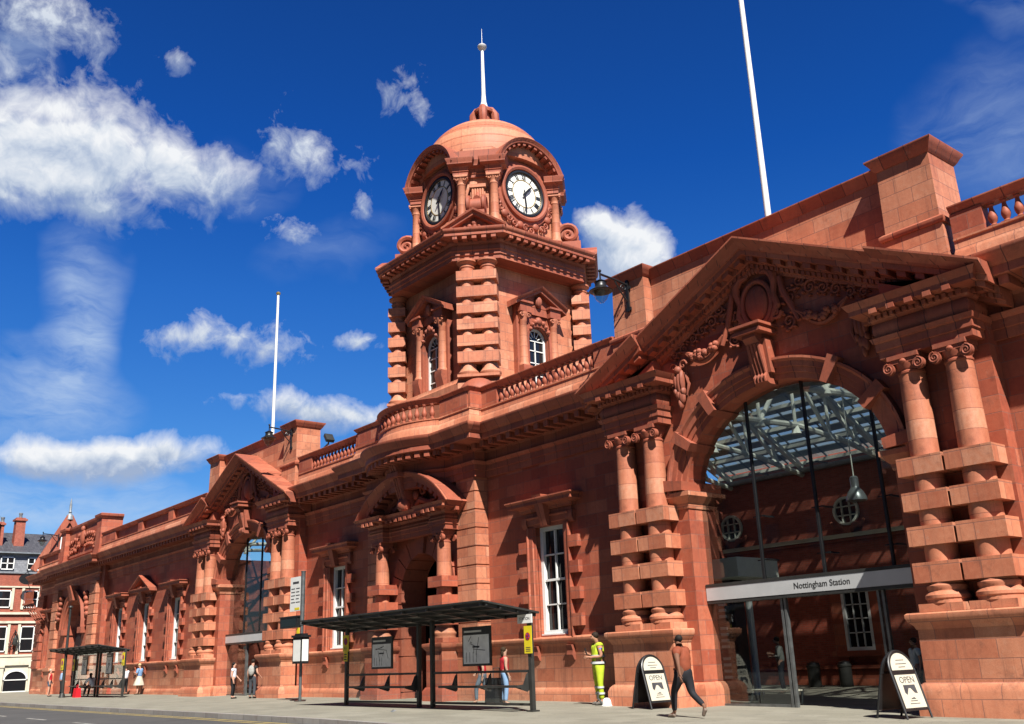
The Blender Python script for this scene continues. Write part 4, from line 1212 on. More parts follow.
# clock stage
b = MB(); b.prism(octa(2.42,2.82),'z',17.1,21.6)
b.sweep(octa(2.62,3.1),[(-.5,17.15),(.3,17.15),(.3,17.75),(.2,17.82),(.1,17.86),(.06,17.98),(-.5,18.0)],closed=True)
T(b,'clock_stage',M['tcp'])
CZ = 19.83
for n in CH:
    t = tang(n); b = MB()
    for q in (-.66,.66):
        c = TC+n*2.98+t*q
        b.lathe([(.25,18.0),(.25,18.06),(.21,18.1),(.19,18.15),(.165,19.75),(.19,19.79),(.18,19.86),(.2,19.92),(.27,20.08)],c.x,c.y,16)
        for s in (-1,1): b.spiral(c+n*.22+t*(s*.17)+Vector((0,0,20.0)),t*s,(0,0,1),.1,1.4,.03,n=14)
        b.obox(c+Vector((0,0,20.13)),t*.28,n*.28,Vector((0,0,.05)))
    b.obox(TC+n*2.86+Vector((0,0,19.0)),t*.3,n*.1,Vector((0,0,.75)))
    for k in range(5): b.tube([TC+n*2.98+t*(-.2+.1*k)+Vector((0,0,18.3)),TC+n*3.0+t*(-.2+.1*k)+Vector((0,0,19.6))],.055,7)
    b.obox(TC+n*2.95+Vector((0,0,19.72)),t*.34,n*.14,Vector((0,0,.07)))
    T(b,'coupled_columns',M['tcs'])
    # entablature breaking forward over each column
    b = MB()
    path = []
    for q,dd in ((-.98,2.6),(-.98,3.18),(-.36,3.18),(-.36,2.92),(.36,2.92),(.36,3.18),(.98,3.18),(.98,2.6)):
        c = TC+n*dd+t*q; path.append((c.x,c.y))
    b.sweep(path,[(-.3,20.18),(0,20.18),(0,20.3),(.04,20.34),(.0,20.38),(.02,20.5),(.06,20.56),(.1,20.58),(.2,20.62),(.2,20.7),(.27,20.82),(.27,20.86),(-.3,20.9)])
    b.obox(TC+n*2.6+Vector((0,0,21.1)),t*.95,n*.45,Vector((0,0,.25)))
    T(b,'entablature',M['tcm'])
    # scrolled buttress
    b = MB()
    for q in (-.31,.31):
        for (dd,z,r) in ((3.5,18.55,.44),):
            c = TC+n*dd+t*q+Vector((0,0,z)); b.spiral(c,n,(0,0,1),r,1.6,.12,start=PI*.9,sgn=-1,n=26)
    c = TC+n*3.5+Vector((0,0,18.55))
    pts = [c+t*(-.3),c+t*.3]; b.tube(pts,[.33,.33],20)
    b.tube([TC+n*3.4+Vector((0,0,18.95)),TC+n*3.15+Vector((0,0,19.05)),TC+n*3.0+Vector((0,0,19.4))],[.16,.14,.08],8)
    b.obox(TC+n*3.42+Vector((0,0,17.7)),t*.36,n*.56,Vector((0,0,.5)))
    T(b,'scroll_buttress',M['tcc'])
    # little pediment on the corner of the main cornice
    b = MB(); fr = Matrix(((t.x,n.x,0,TX),(t.y,n.y,0,TY),(0,0,1,0),(0,0,0,1)))
    A = 3.9
    b.frames([((-1.25,A,17.2),(0,0,1),(0,1,0)),((0,A,17.95),(0,0,1),(0,1,0)),((1.25,A,17.2),(0,0,1),(0,1,0))],[(0.04,-.5),(.04,.74),(-.04,.72),(-.1,.62),(-.2,.6),(-.22,.3),(-.22,-.5)])
    b.prism([(-1.1,17.2),(1.1,17.2),(0,17.85)],'y',A-.4,A+.35)
    for k in range(5): b.ball((-.4+.2*k,A+.38,17.36),(.1,.06,.09),8,5)
    b.ball((0,A+.38,17.5),(.12,.08,.14),8,6)
    T(b.xform(fr),'corner_pediment',M['tcm'])
ROM = {1:'I',2:'II',3:'III',4:'IIII',5:'V',6:'VI',7:'VII',8:'VIII',9:'IX',10:'X',11:'XI',12:'XII'}
for n in FC:
    t = tang(n)
    fr = Matrix(((t.x,n.x,0,TX),(t.y,n.y,0,TY),(0,0,1,0),(0,0,0,1)))
    A = 2.44; b = MB()
    # clock surround in terracotta with ornament, and the curved cornice
    R = 1.0
    fa = [((0+math.cos(a),A,CZ+math.sin(a)),(math.cos(a),0,math.sin(a)),(0,1,0)) for a in [2*PI*i/40 for i in range(40)]]
    b.frames(fa,[(0.02,-.05),(.02,.06),(.07,.18),(.16,.22),(.24,.2),(.26,.1),(.42,.08),(.42,-.05)],closed=True)
    rr = random.Random(11)
    for k in range(15):
        a = PI*1.08+PI*.84*k/14; rd = 1.55+rr.uniform(-.07,.1)
        p = (rd*math.cos(a),A+.08,CZ+rd*math.sin(a))
        if k%3==0: b.ball(p,(.17,.1,.17),10,7)
        else: b.spiral(p,(1,0,0),(0,0,1),.16,1.4,.05,start=rr.uniform(0,6),n=16)
    for s in (-1,1):
        for k in range(3): b.ball((s*(1.42+.05*k),A+.06,CZ-.2+.35*k),(.1,.08,.15),8,6)
    T(b.xform(fr),'clock_surround',M['tcc'])
    b = MB()
    hw = 1.72; zc0 = 20.72; 
    fa = []
    for i in range(25):
        a = PI-PI*i/24
        fa.append(((1.5*math.cos(a),A,20.3+1.5*math.sin(a)),(math.cos(a),0,math.sin(a)),(0,1,0)))
    pr = [(-.02,-.3),(-.02,.14),(.06,.2),(.1,.24),(.12,.62),(.2,.64),(.26,.7),(.3,.72),(.32,-.5),(.0,-.5)]
    b.frames(fa[2:-2],pr)
    b.prism([(1.5*math.cos(PI*i/24),20.3+1.5*math.sin(PI*i/24)) for i in range(25)],'y',1.6,A+.02)
    for i in range(13):
        a = PI*.12+PI*.76*i/12; nn = Vector((math.cos(a),0,math.sin(a))); tt = Vector((-nn.z,0,nn.x))
        b.obox(Vector((0,A+.4,20.3))+nn*1.55,tt*.07,(0,.18,0),nn*.055)
    T(b.xform(fr),'arched_cornice',M['tcm'])
    # the clock
    b = MB()
    b.frames([((math.cos(a)*.96,A+.06,CZ+math.sin(a)*.96),(math.cos(a),0,math.sin(a)),(0,1,0)) for a in [2*PI*i/48 for i in range(48)]],[(-.06,-.05),(-.06,.06),(-.02,.1),(.06,.1),(.08,-.05)],closed=True)
    ck = T(b.xform(fr),'clock',M['black'])
    b = MB(); b.tube([(0,A+.0,CZ),(0,A+.08,CZ)],[.93,.93],48)
    b.xform(fr).build('dial',M['dialwhite'],ck)
    b = MB()
    for rd,w in ((.9,.012),(.62,.012),(.6,.008)):
        b.frames([((math.cos(a)*rd,A+.082,CZ+math.sin(a)*rd),(math.cos(a),0,math.sin(a)),(0,1,0)) for a in [2*PI*i/48 for i in range(48)]],[(-w,-.01),(-w,.006),(w,.006),(w,-.01)],closed=True)
    b.xform(fr).build('chapter_ring',M['gold'],ck)
    b = MB()
    for h in range(1,13):
        a = PI/2 - h*PI/6; nn = Vector((-math.cos(a),0,math.sin(a))) if False else Vector((math.cos(a),0,math.sin(a)))
        tt = Vector((nn.z,0,-nn.x))     # reading direction, clockwise
        gl = ROM[h]; widths = {'I':.06,'V':.11,'X':.11}
        tot = sum(widths[c] for c in gl); x = -tot/2
        o = Vector((0,A+.085,CZ))+nn*.755
        for c in gl:
            w = widths[c]; m = x+w/2
            def stroke(x0,z0,x1,z1,wd):
                p = o+tt*x0+nn*z0; q = o+tt*x1+nn*z1
                b.bar(p,q,wd,.012,up=(0,1,0))
            if c=='I': stroke(m,-.11,m,.11,.04)
            elif c=='V': stroke(m-.04,.11,m,-.11,.034); stroke(m+.04,.11,m,-.11,.018)
            else: stroke(m-.04,.11,m+.04,-.11,.034); stroke(m+.04,.11,m-.04,-.11,.018)
            x += w
    for k in range(60):
        a = 2*PI*k/60; nn = Vector((math.cos(a),0,math.sin(a)))
        o = Vector((0,A+.085,CZ)); b.bar(o+nn*.865,o+nn*.895,.016,.01,up=(0,1,0))
    b.xform(fr).build('numerals',M['black'],ck)
    def hand(ang,L,w,yy,nm):
        # local x is to the viewer's left when seen from outside, so mirror
        b = MB(); nn = Vector((HX*math.sin(ang),0,math.cos(ang))); tt = Vector((nn.z,0,-nn.x)); o = Vector((0,yy,CZ))
        P4 = [o-nn*.18-tt*w*.6,o-nn*.18+tt*w*.6,o+nn*L*.62+tt*w,o+nn*L,o+nn*L*.62-tt*w]
        b.add([p for p in P4]+[p+Vector((0,.02,0)) for p in P4],[(0,1,2,3,4),(9,8,7,6,5)]+[(i,(i+1)%5,(i+1)%5+5,i+5) for i in range(5)])
        b.ball(o,(.07,.03,.07),12,6)
        b.xform(fr).build(nm,M['black'],ck)
    HX = 1
    hand(rad(180-6),.86,.035,A+.12,'minute_hand'); hand(rad(44),.56,.055,A+.15,'hour_hand')
# dome, lantern and finial
b = MB()
pr = [(2.78,21.3),(2.78,21.62)]
Rd,Rz = 2.72,2.42; z0 = 21.66
angs = [0,15,31,47,62,76]
for a,c in zip(angs,angs[1:]):
    for i in range(5):
        q = rad(a+(c-a)*i/4*.97); pr.append((Rd*math.cos(q)+.06, z0+Rz*math.sin(q)))
    q = rad(c); pr.append((Rd*math.cos(q)-.02,z0+Rz*math.sin(q)))
pr += [(.5,z0+Rz*.985),(.5,z0+Rz)]
b.lathe(pr,TX,TY,48); T(b,'dome',M['tcd'],sharp=20)
b = MB()
b.lathe([(.62,23.9),(.6,24.12),(.5,24.2),(.42,24.24)],TX,TY,24)
for k in range(4):
    a = PI/4+k*PI/2; c,s_ = math.cos(a),math.sin(a)
    b.tube([(TX+.42*c,TY+.42*s_,24.15),(TX+.5*c,TY+.5*s_,24.45),(TX+.47*c,TY+.47*s_,24.8),(TX+.33*c,TY+.33*s_,25.02),(TX+.1*c,TY+.1*s_,25.12)],[.16,.19,.2,.18,.12],8)
b.lathe([(.44,24.86),(.46,24.98),(.34,25.1),(.2,25.18),(.14,25.24)],TX,TY,20)
b.lathe([(.3,24.15),(.26,24.9)],TX,TY,14)
T(b,'lantern',M['tcc'])
b = MB()
b.lathe([(.2,25.15),(.17,25.3),(.12,25.5),(.095,25.9),(.07,27.9),(.065,28.3)],TX,TY,14)
fin = T(b,'finial',M['white'])
b = MB(); b.lathe([(.08,28.25),(.18,28.32),(.22,28.42),(.18,28.5),(.05,28.54),(.03,28.6),(.012,28.65),(.008,29.4)],TX,TY,14)
b.build('finial_cap',M['silver'],fin)

# ---------------------------------------------------------------- glazed halls behind the arches
M['blind'] = plain('grey_roof_blind', (.36,.38,.36), .6, .3, var=.12, scale=2)
def hall(x0,x1,label,fl):
    h = thing('inner_building', label, 'building', ((x0+x1)/2,31.5,0))
    IY = 31.5
    b = MB(); b.box(x0,x1,IY,IY+.6,-.3,8.6)
    for xx in (x0,x1): b.box(xx-.3 if xx==x0 else xx, xx if xx==x0 else xx+.3, 21,IY,-.3,8.0)
    b.build('wall',M['brick'],h)
    b = MB()
    b.box(x0,x1,IY-.12,IY,-.2,.75); b.box(x0,x1,IY-.2,IY,.7,.82)
    b.box(x0,x1,IY-.14,IY,5.1,5.2)
    for wx in WXS(x0,x1):
        for s in (-1,1): b.box(*sorted((wx+s*.55,wx+s*1.0)),IY-.16,IY,.8,3.6)
        b.box(wx-1.1,wx+1.1,IY-.25,IY,1.1,1.3); b.box(wx-1.1,wx+1.1,IY-.2,IY,3.45,3.75)
    b.build('dressing',M['tc'],h)
    b = MB(); b.box(x0,x1,IY-.22,IY,5.2,5.34); b.build('string_course',M['cream'],h)
    for wx in WXS(x0,x1):
        b = MB(); b.box(wx-.5,wx+.5,IY-.06,IY-.02,1.3,3.4); o = b.build('window',M['winglass'],h)
        b = MB()
        for s in (-1,1): b.box(*sorted((wx+s*.44,wx+s*.55)),IY-.16,IY-.03,1.3,3.45)
        b.box(wx-.44,wx+.44,IY-.16,IY-.03,1.3,1.42); b.box(wx-.44,wx+.44,IY-.16,IY-.03,3.34,3.45)
        for q in (-.15,.15): b.box(wx+q-.018,wx+q+.018,IY-.12,IY-.04,1.4,3.4)
        for k in (1,2,3): b.box(wx-.45,wx+.45,IY-.12,IY-.04,1.42+.48*k-.018,1.42+.48*k+.018)
        b.build('sash_frame',M['white'],o)
    for wx in [x0+.45+5.2*k for k in range(int((x1-x0)/5.2))]:
        b = MB(); b.tube([(wx,IY-.05,6.15),(wx,IY+.0,6.15)],[.48,.48],24); o = b.build('round_window',M['winglass'],h)
        b = MB()
        b.frames([((wx+.46*math.cos(a),IY-.05,6.15+.46*math.sin(a)),(math.cos(a),0,math.sin(a)),(0,-1,0)) for a in [2*PI*i/24 for i in range(24)]],[(-.03,0),(-.03,.1),(.06,.1),(.06,0)],closed=True)
        for q in (-.16,.16):
            b.box(wx+q-.02,wx+q+.02,IY-.14,IY-.05,5.72,6.58); b.box(wx-.43,wx+.43,IY-.14,IY-.05,6.15+q-.02,6.15+q+.02)
        b.build('glazing_bars',M['steelwhite'],o)
        b = MB()
        for s in (-1,1):
            b.tube([(wx+s*.1,IY-.1,5.45),(wx+s*.3,IY-.14,5.62),(wx+s*.55,IY-.12,5.6),(wx+s*.68,IY-.1,5.8)],[.1,.12,.1,.06],8)
        b.box(wx-.14,wx+.14,IY-.2,IY,5.32,5.6)
        b.build('scroll_carving',M['tcc'],o)
    # lattice of the glass roof
    r = thing('glass_roof', label.replace('red brick inner building with round windows','ridged glass roof on cream steel trusses'), 'roof', ((x0+x1)/2,26,8))
    y0,yr,y1,ze,zr = 21.1,26.3,31.45,8.05,10.5
    b = MB()
    n = int((x1-x0)/3.4); xt = [fl+3.4*k for k in range(-6,8) if x0+.3 < fl+3.4*k < x1-.3]
    for x in xt:
        b = MB()
        b.bar((x,y0,ze),(x,yr,zr),.16,.2,up=(1,0,0)); b.bar((x,yr,zr),(x,y1,ze),.16,.2,up=(1,0,0))
        zt = lambda y: ze+ (.15 if y<yr else .0) - .0
        b.tube([(x,y0,ze),(x,23.3,8.2),(x,yr,8.35),(x,29,8.15),(x,y1,7.75)],.1,8)
        for yy in (22.8,24.4,26.3,28.2,29.8):
            zz = ze+(zr-ze)*((yy-y0)/(yr-y0) if yy<yr else (y1-yy)/(y1-yr))
            b.tube([(x,yy,8.2),(x,yy,zz)],.06,8); b.tube([(x,yy,8.05),(x,yy,8.34)],[.17,.08],8)
        for ya,yb in ((24.4,26.3),(28.2,26.3),(22.8,24.4),(29.8,28.2)):
            zz = ze+(zr-ze)*((yb-y0)/(yr-y0) if yb<=yr else (y1-yb)/(y1-yr))
            b.tube([(x,ya,8.22),(x,yb,zz)],.075,8)
        b.build('truss',M['steelwhite'],r)
    b = MB()
    for s,(ya,za,yb,zb) in enumerate(((y0,ze+.14,yr,zr+.14),(yr,zr+.14,y1,ze+.14))):
        for k in range(6):
            f = k/5; b.bar((x0,ya+(yb-ya)*f,za+(zb-za)*f),(x1,ya+(yb-ya)*f,za+(zb-za)*f),.1,.12)
    b.build('purlin',M['steelwhite'],r)
    b = MB()
    nb = int((x1-x0)/.85)
    for k in range(nb+1):
        x = x0+(x1-x0)*k/nb
        b.bar((x,y0,ze+.22),(x,yr,zr+.22),.045,.07,up=(1,0,0)); b.bar((x,yr,zr+.22),(x,y1,ze+.22),.045,.07,up=(1,0,0))
    b.build('glazing_bars',M['lead'],r)
    b = MB()
    b.add([(x0,y0,ze+.26),(x1,y0,ze+.26),(x1,yr,zr+.26),(x0,yr,zr+.26),(x0,y1,ze+.26),(x1,y1,ze+.26)],[(0,1,2,3),(3,2,5,4)])
    b.build('glass_pane',M['roofglass'],r,sharp=0)
    b = MB()
    for k in range(9):
        f = .12+.86*k/9; f1 = f+.062
        P0 = lambda q,dz: (yr+(y1-yr)*q, zr+(ze-zr)*q+dz)
        (ya,za),(yb,zb) = P0(f,.2),P0(f1,.2)
        b.add([(x0,ya,za),(x1,ya,za),(x1,yb,zb),(x0,yb,zb),(x0,ya,za+.03),(x1,ya,za+.03),(x1,yb,zb+.03),(x0,yb,zb+.03)],[(0,3,2,1),(4,5,6,7),(0,1,5,4),(1,2,6,5),(2,3,7,6),(3,0,4,7)])
    o = b.build('roof_blind',M['blind'],r,sharp=0); o['kind'] = 'stuff'
    b = MB(); b.box(x0,x1,IY-.25,IY+.2,7.82,7.98); b.box(x0,x1,21.0,21.2,7.85,8.0); b.build('gutter',M['lead'],r)
def WXS(x0,x1):
    return [x for x in (-29.5,-24.5,-19.35,-14.2,-9.0,-3.8,-49.4,-44.2,-39.0) if x0+1.2 < x < x1-1.2]
hall(-24.9,3.5,'red brick inner building with round windows seen through the large right archway',-17.5)
hall(-58,-34.6,'red brick inner building with round windows seen through the smaller left archway',-45)

# ---------------------------------------------------------------- glazed entrance screens
def screen(xc, label, text):
    s = thing('entrance_screen', label, 'glass screen', (xc,20.45,g(xc)))
    y = 20.45; z0 = g(xc)
    b = MB(); b.box(xc-2.98,xc+2.98,y-.16,y+.16,2.7,3.04); o = b.build('fascia',M['silver'],s)
    b = MB(); b.box(xc-2.98,xc+2.98,y-.17,y+.17,3.045,3.12); b.box(xc-2.98,xc+2.98,y-.15,y+.15,2.62,2.695); b.build('fascia_trim',M['dgrey'],s)
    if text: text_obj('lettering', text, .205, M['dgrey'], o, (XA+.5,y-.163,2.87), (PI/2,0,0), .002, xs=.95, bold=.0012)
    b = MB()
    for dx in (-1.2,.55,2.33):
        h = AZ+AB*math.sqrt(1-(dx/AH)**2)
        b.box(xc+dx-.03,xc+dx+.03,y-.04,y+.04,3.12,h+.05)
        for z in (3.6,4.7,5.8):
            b.bar((xc+dx-.18,y+.05,z),(xc+dx+.18,y+.05,z),.03)
            b.box(xc+dx+.1,xc+dx+.14,y+.03,y+.5,z-.02,z+.02)
    b.build('mullion',M['black'],s)
    b = MB()
    pts = [(xc+ell(PI-PI*i/NA)[0]*.995, ell(PI-PI*i/NA)[1]) for i in range(NA+1)]
    b.prism([(xc-2.98,3.12)]+pts+[(xc+2.98,3.12)],'y',y-.006,y+.006)
    b.build('glass_pane',M['glass'],s,sharp=0)
    # lower part: glass leaf on the left, posts, door leaves slid open
    b = MB(); b.box(xc-1.72,xc-.78,y-.006,y+.006,z0+.05,2.62); b.build('glass_pane',M['glass'],s,sharp=0)
    b = MB(); b.box(xc-2.98,xc-1.76,y-.006,y+.006,z0+.05,2.62); b.build('glass_pane',M['glass'],s,sharp=0)
    b = MB()
    for dx in (-.76,-.66,1.85,1.97): b.box(xc+dx-.03,xc+dx+.03,y-.05,y+.05,z0,2.62)
    b.box(xc-2.98,xc-.7,y-.03,y+.03,z0,z0+.08)
    b.build('post',M['grey'],s)
    b = MB(); b.box(xc+2.0,xc+2.97,y-.006,y+.006,z0+.05,2.62); b.build('glass_pane',M['glass'],s,sharp=0)
    return s
screen(XA,'tall glass entrance screen filling the right archway under the lettered silver fascia','Nottingham Station')
screen(XB,'glass entrance screen with plain silver fascia filling the smaller left archway','')
# ---------------------------------------------------------------- flagpoles, lamps, floodlight
def flagpole(x, label, z0=9.0, z1=21.0):
    t = thing('flagpole', label, 'flagpole', (x,21.6,z0), 'white flagpoles behind the gables')
    b = MB(); b.tube([(x,21.6,z0),(x,21.6,z1)],[.1,.065],12); b.build('pole',M['white'],t)
    b = MB(); b.lathe([(.02,z1),(.12,z1+.02),(.13,z1+.1),(.06,z1+.16),(.0,z1+.18)],x,21.6,14); b.build('pole_cap',M['gold'],t)
    b = MB(); b.lathe([(.2,z0),(.2,z0+.5),(.12,z0+.6)],x,21.6,14); b.build('base',M['lead'],t)
flagpole(-14.4,'tall white flagpole behind the nearest gable, its top out of view',z1=26)
flagpole(-46.2,'white flagpole behind the second gable, left of the clock tower',z1=21.2)
M['lampglass'] = glass_mat('lamp_glass',(.75,.8,.75))
def wall_lamp(x, y, z, label):
    """iron bracket on a wall facing the street, lantern hanging from its arm"""
    t = thing('wall_lamp', label, 'wall lamp', (x,y,z), 'iron bracket lamps on the attic')
    b = MB()
    b.box(x-.05,x+.05,y-.06,y,z-.75,z+.25)
    b.tube([(x,y-.03,z+.1),(x,y-.5,z+.16),(x,y-1.15,z+.2)],.035,8)
    b.tube([(x,y-.03,z-.45),(x,y-.3,z-.2),(x,y-.55,z+.12)],.025,7)
    b.spiral((x,y-.2,z-.03),(0,-1,0),(0,0,1),.12,1.5,.02,n=18)
    b.box(x-.12,x+.12,y-.05,y,z-.05,z+.05); b.box(x-.1,x+.1,y-.05,y,z-.72,z-.62)
    b.ball((x,y-1.15,z+.3),.05,8,6)
    b.tube([(x,y-1.15,z+.28),(x,y-1.15,z-.02)],.025,6)
    b.build('bracket',M['black'],t)
    cx,cy = x,y-1.15; b = MB()
    b.lathe([(.34,z-.36),(.36,z-.34),(.2,z-.24),(.17,z-.18),(.17,z-.08),(.2,z-.06),(.12,z-.02),(.06,z+.02)],cx,cy,18)
    o = b.build('lantern_hood',M['black'],t)
    b = MB(); b.lathe([(.0,z-.72),(.05,z-.71),(.16,z-.6),(.24,z-.42),(.26,z-.36)],cx,cy,18); b.build('lamp_glass',M['lampglass'],t)
wall_lamp(-18.4,19.86,11.95,'black iron bracket lamp on the left block of the nearest gable, beside the tower')
wall_lamp(-40.4,19.86,11.9,'black iron bracket lamp on the right block of the second gable')
wall_lamp(-79.0,19.76,11.6,'small black bracket lamp on the far end pavilion')
b = MB(); fx,fy,fz = -38.4,20.6,11.3
t = thing('floodlight','small grey floodlight on the side of the second gable block','floodlight',(fx,fy,fz))
b.obox((fx+.25,fy,fz+.05),(.06,0,.05),(0,.2,0),(-.12,0,.16)); b.build('lamp_body',M['dgrey'],t)
b = MB(); b.bar((fx-.3,fy,fz-.35),(fx+.2,fy,fz-.2),.06); b.bar((fx+.2,fy,fz-.25),(fx+.2,fy,fz+.02),.05); b.build('bracket',M['grey'],t)
# pendant lamp hanging in the right hall
px,py,pz = -15.05,25.2,5.5
M['lampgrey'] = plain('spun_aluminium', (.3,.31,.31), .3, .5, .5, var=.08)
t = thing('pendant_lamp','silver bell pendant lamp hanging inside the right archway','pendant lamp',(px,py,pz))
b = MB(); b.lathe([(.3,pz-.05),(.29,pz+.05),(.22,pz+.2),(.13,pz+.32),(.12,pz+.34),(.12,pz+.62),(.08,pz+.66),(.02,pz+.68)],px,py,22); b.build('lamp_shade',M['lampgrey'],t)
b = MB(); b.tube([(px,py,pz+.66),(px,py,9.8)],.018,6); b.build('cord',M['steelwhite'],t)
b = MB(); b.lathe([(.0,pz-.12),(.2,pz-.1),(.28,pz-.02)],px,py,18); b.build('diffuser',M['lampglass'],t)

# ---------------------------------------------------------------- signs
M['signyellow'] = plain('yellow_sign', (.72,.58,.02), .5, .4, var=.05)
M['signblue'] = plain('sign_blue', (.02,.06,.25), .5, .4, var=.05)
M['signred'] = plain('sign_red', (.5,.02,.02), .5, .4, var=.05)
M['paper'] = plain('printed_paper', (.62,.63,.6), .6, .3, var=.05)
M['print'] = plain('printed_ink', (.05,.05,.055), .6, .3, var=.2)
M['greyprint'] = plain('grey_map_print', (.8,.81,.8), .5, .4, var=.12, scale=5)
RX = (PI/2,0,0)
def disc(b,x,y,z,r,t=.004,seg=24): b.tube([(x,y+t,z),(x,y,z)],[r,r],seg)
def nostop(x,y,z,label,w=.3,h=.5,low=True,rot=None):
    t = thing('parking_sign',label,'parking sign',(x,y,z),'yellow no stopping plates')
    b = MB(); b.box(x-w/2,x+w/2,y-.012,y,z,z+h)
    if low: b.box(x-w*.32,x+w*.32,y-.012,y,z-.3,z-.01)
    b.build('plate',M['signyellow'],t)
    b = MB(); disc(b,x,y-.018,z+h*.62,w*.32); b.build('roundel',M['signred'],t)
    b = MB(); disc(b,x,y-.022,z+h*.62,w*.24); b.build('roundel_centre',M['signblue'],t)
    b = MB()
    for s in (-1,1): b.bar((x-w*.18,y-.025,z+h*.62-s*w*.18),(x+w*.18,y-.025,z+h*.62+s*w*.18),.03,.004,up=(0,1,0))
    b.build('roundel_bar',M['signred'],t)
    b = MB()
    for k in range(3): b.box(x-w*.3,x+w*.3,y-.016,y-.011,z+.05+.045*k,z+.065+.045*k)
    if low:
        for k in range(3): b.box(x-w*.22,x+w*.22,y-.016,y-.011,z-.26+.08*k,z-.22+.08*k)
    b.build('print',M['print'],t)
    if rot:
        t.rotation_euler = (0,0,rot)
    return t

# ---------------------------------------------------------------- bus shelters
M['seatsteel'] = M['dgrey']
def shelter(x0,x1,y,zb,posts,depth,label,panels,group='grey bus shelters along the kerb'):
    t = thing('bus_shelter',label,'bus shelter',((x0+x1)/2,y,zb),group)
    b = MB()
    L = x1-x0
    # roof: slightly raised towards the road
    yf = y-depth; za,zf = zb+2.42,zb+2.68
    n = max(4,int(L/1.1))
    v = lambda yy: za+(zf-za)*(y-yy)/depth
    b.add([(x0-.3,y+.25,v(y+.25)),(x1+.05,y+.25,v(y+.25)),(x1-.15,yf,zf),(x0-.6,yf,zf),(x0-.3,y+.25,v(y+.25)+.05),(x1+.05,y+.25,v(y+.25)+.05),(x1-.15,yf,zf+.04),(x0-.6,yf,zf+.04)],[(0,3,2,1),(4,5,6,7),(0,1,5,4),(1,2,6,5),(2,3,7,6),(3,0,4,7)])
    o = b.build('roof',M['dgrey'],t,sharp=0)
    b = MB()
    for k in range(n+1):
        x = x0-.25+(L+.2)*k/n; b.bar((x,y+.2,v(y+.2)-.04),(x-.3,yf+.05,zf-.04),.05,.09)
    for f in (.02,.36,.7,.97):
        yy = y+.2-(depth+.1)*f; b.bar((x0-.35-.25*f,yy,v(yy)-.03),(x1-.02-.15*f,yy,v(yy)-.03),.06,.08)
    b.build('roof_rib',M['dgrey'],o)
    for px in posts:
        b = MB(); b.box(px-.055,px+.055,y-.055,y+.055,zb-.02,zb+2.42); b.box(px-.12,px+.12,y-.12,y+.12,zb-.02,zb+.02); b.build('post',M['dgrey'],t)
    pr = list(zip(posts[::2],posts[1::2]))
    for a,c in pr:
        b = MB(); b.box(a,c,y-.03,y+.03,zb+.93,zb+.99); b.box(a,c,y-.03,y+.03,zb+.12,zb+.18); b.build('rail',M['dgrey'],t)
        b = MB(); b.box(a+.05,c-.05,y+.01,y+.02,zb+.18,zb+2.35); b.build('glass_pane',M['glass'],t,sharp=0)
        b = MB()
        s0,s1 = a+(c-a)*.28,c-.1
        for k in range(3):
            x = s0+(s1-s0)*k/2
            b.prism([(y-.03,zb+.93),(y-.03,zb+.5),(y-.08,zb+.46),(y-.46,zb+.57),(y-.46,zb+.62),(y-.2,zb+.64),(y-.09,zb+.88)],'x',x-.02,x+.02)
        b.build('seat_bracket',M['dgrey'],t)
        b = MB(); b.bar((s0-.25,y-.42,zb+.6),(s1+.1,y-.42,zb+.6),.16,.06); b.build('seat',M['dgrey'],t)
    for (px,pw,pz0,pz1) in panels:
        b = MB(); b.box(px-pw/2,px+pw/2,y-.06,y-.01,zb+pz0,zb+pz1); o = b.build('map_case',M['dgrey'],t)
        b = MB(); b.box(px-pw/2+.06,px+pw/2-.06,y-.066,y-.06,zb+pz0+.06,zb+pz1-.22); b.build('map_sheet',M['greyprint'],o)
        b = MB(); hh = pz1-pz0-.28; rr = random.Random(int(px*10))
        for k in range(4):
            xx = px-pw*.35+pw*.12*k
            b.box(xx,xx+.012,y-.07,y-.066,zb+pz0+.1,zb+pz0+.1+hh*.35)
        for k in range(6):
            p = (px+rr.uniform(-.3,.35)*pw, y-.068, zb+pz0+.1+hh*rr.uniform(.4,.95)); q = (px+rr.uniform(-.3,.35)*pw, y-.068, zb+pz0+.1+hh*rr.uniform(.1,.95))
            b.bar(p,q,.014,.004,up=(0,1,0))
        b.box(px-pw*.12,px+pw*.12,y-.07,y-.066,zb+pz0+.1+hh*.5,zb+pz0+.1+hh*.56)
        b.build('map_print',M['print'],o)
        b = MB(); b.box(px-pw/2+.1,px+pw*.2,y-.07,y-.066,zb+pz1-.15,zb+pz1-.1); b.build('map_heading',M['paper'],o)
    return t
SY = 16.5
shelter(-29.0,-19.55,SY,.16,[-29.0,-24.75,-24.05,-19.6],1.45,'long dark grey bus shelter with two map panels in front of the arched doorway',[(-26.75,1.2,1.12,2.08),(-21.85,1.28,1.12,2.16)])
nostop(-28.95,SY-.075,1.85,'yellow no stopping sign with lower plate on the near shelter',.36,.52)
nostop(-19.6,SY-.075,1.55,'yellow no stopping plate directly below the white name plate',.3,.68,low=False)
t = thing('name_plate','white lettered name plate at the top right of the near bus shelter','name plate',(-19.68,SY,2.3))
b = MB(); b.box(-19.98,-19.4,SY-.1,SY-.08,2.3,2.52); b.build('plate',M['white'],t)
text_obj('lettering','STATION', .1, M['print'], t, (-19.69,SY-.102,2.41), RX, .001)
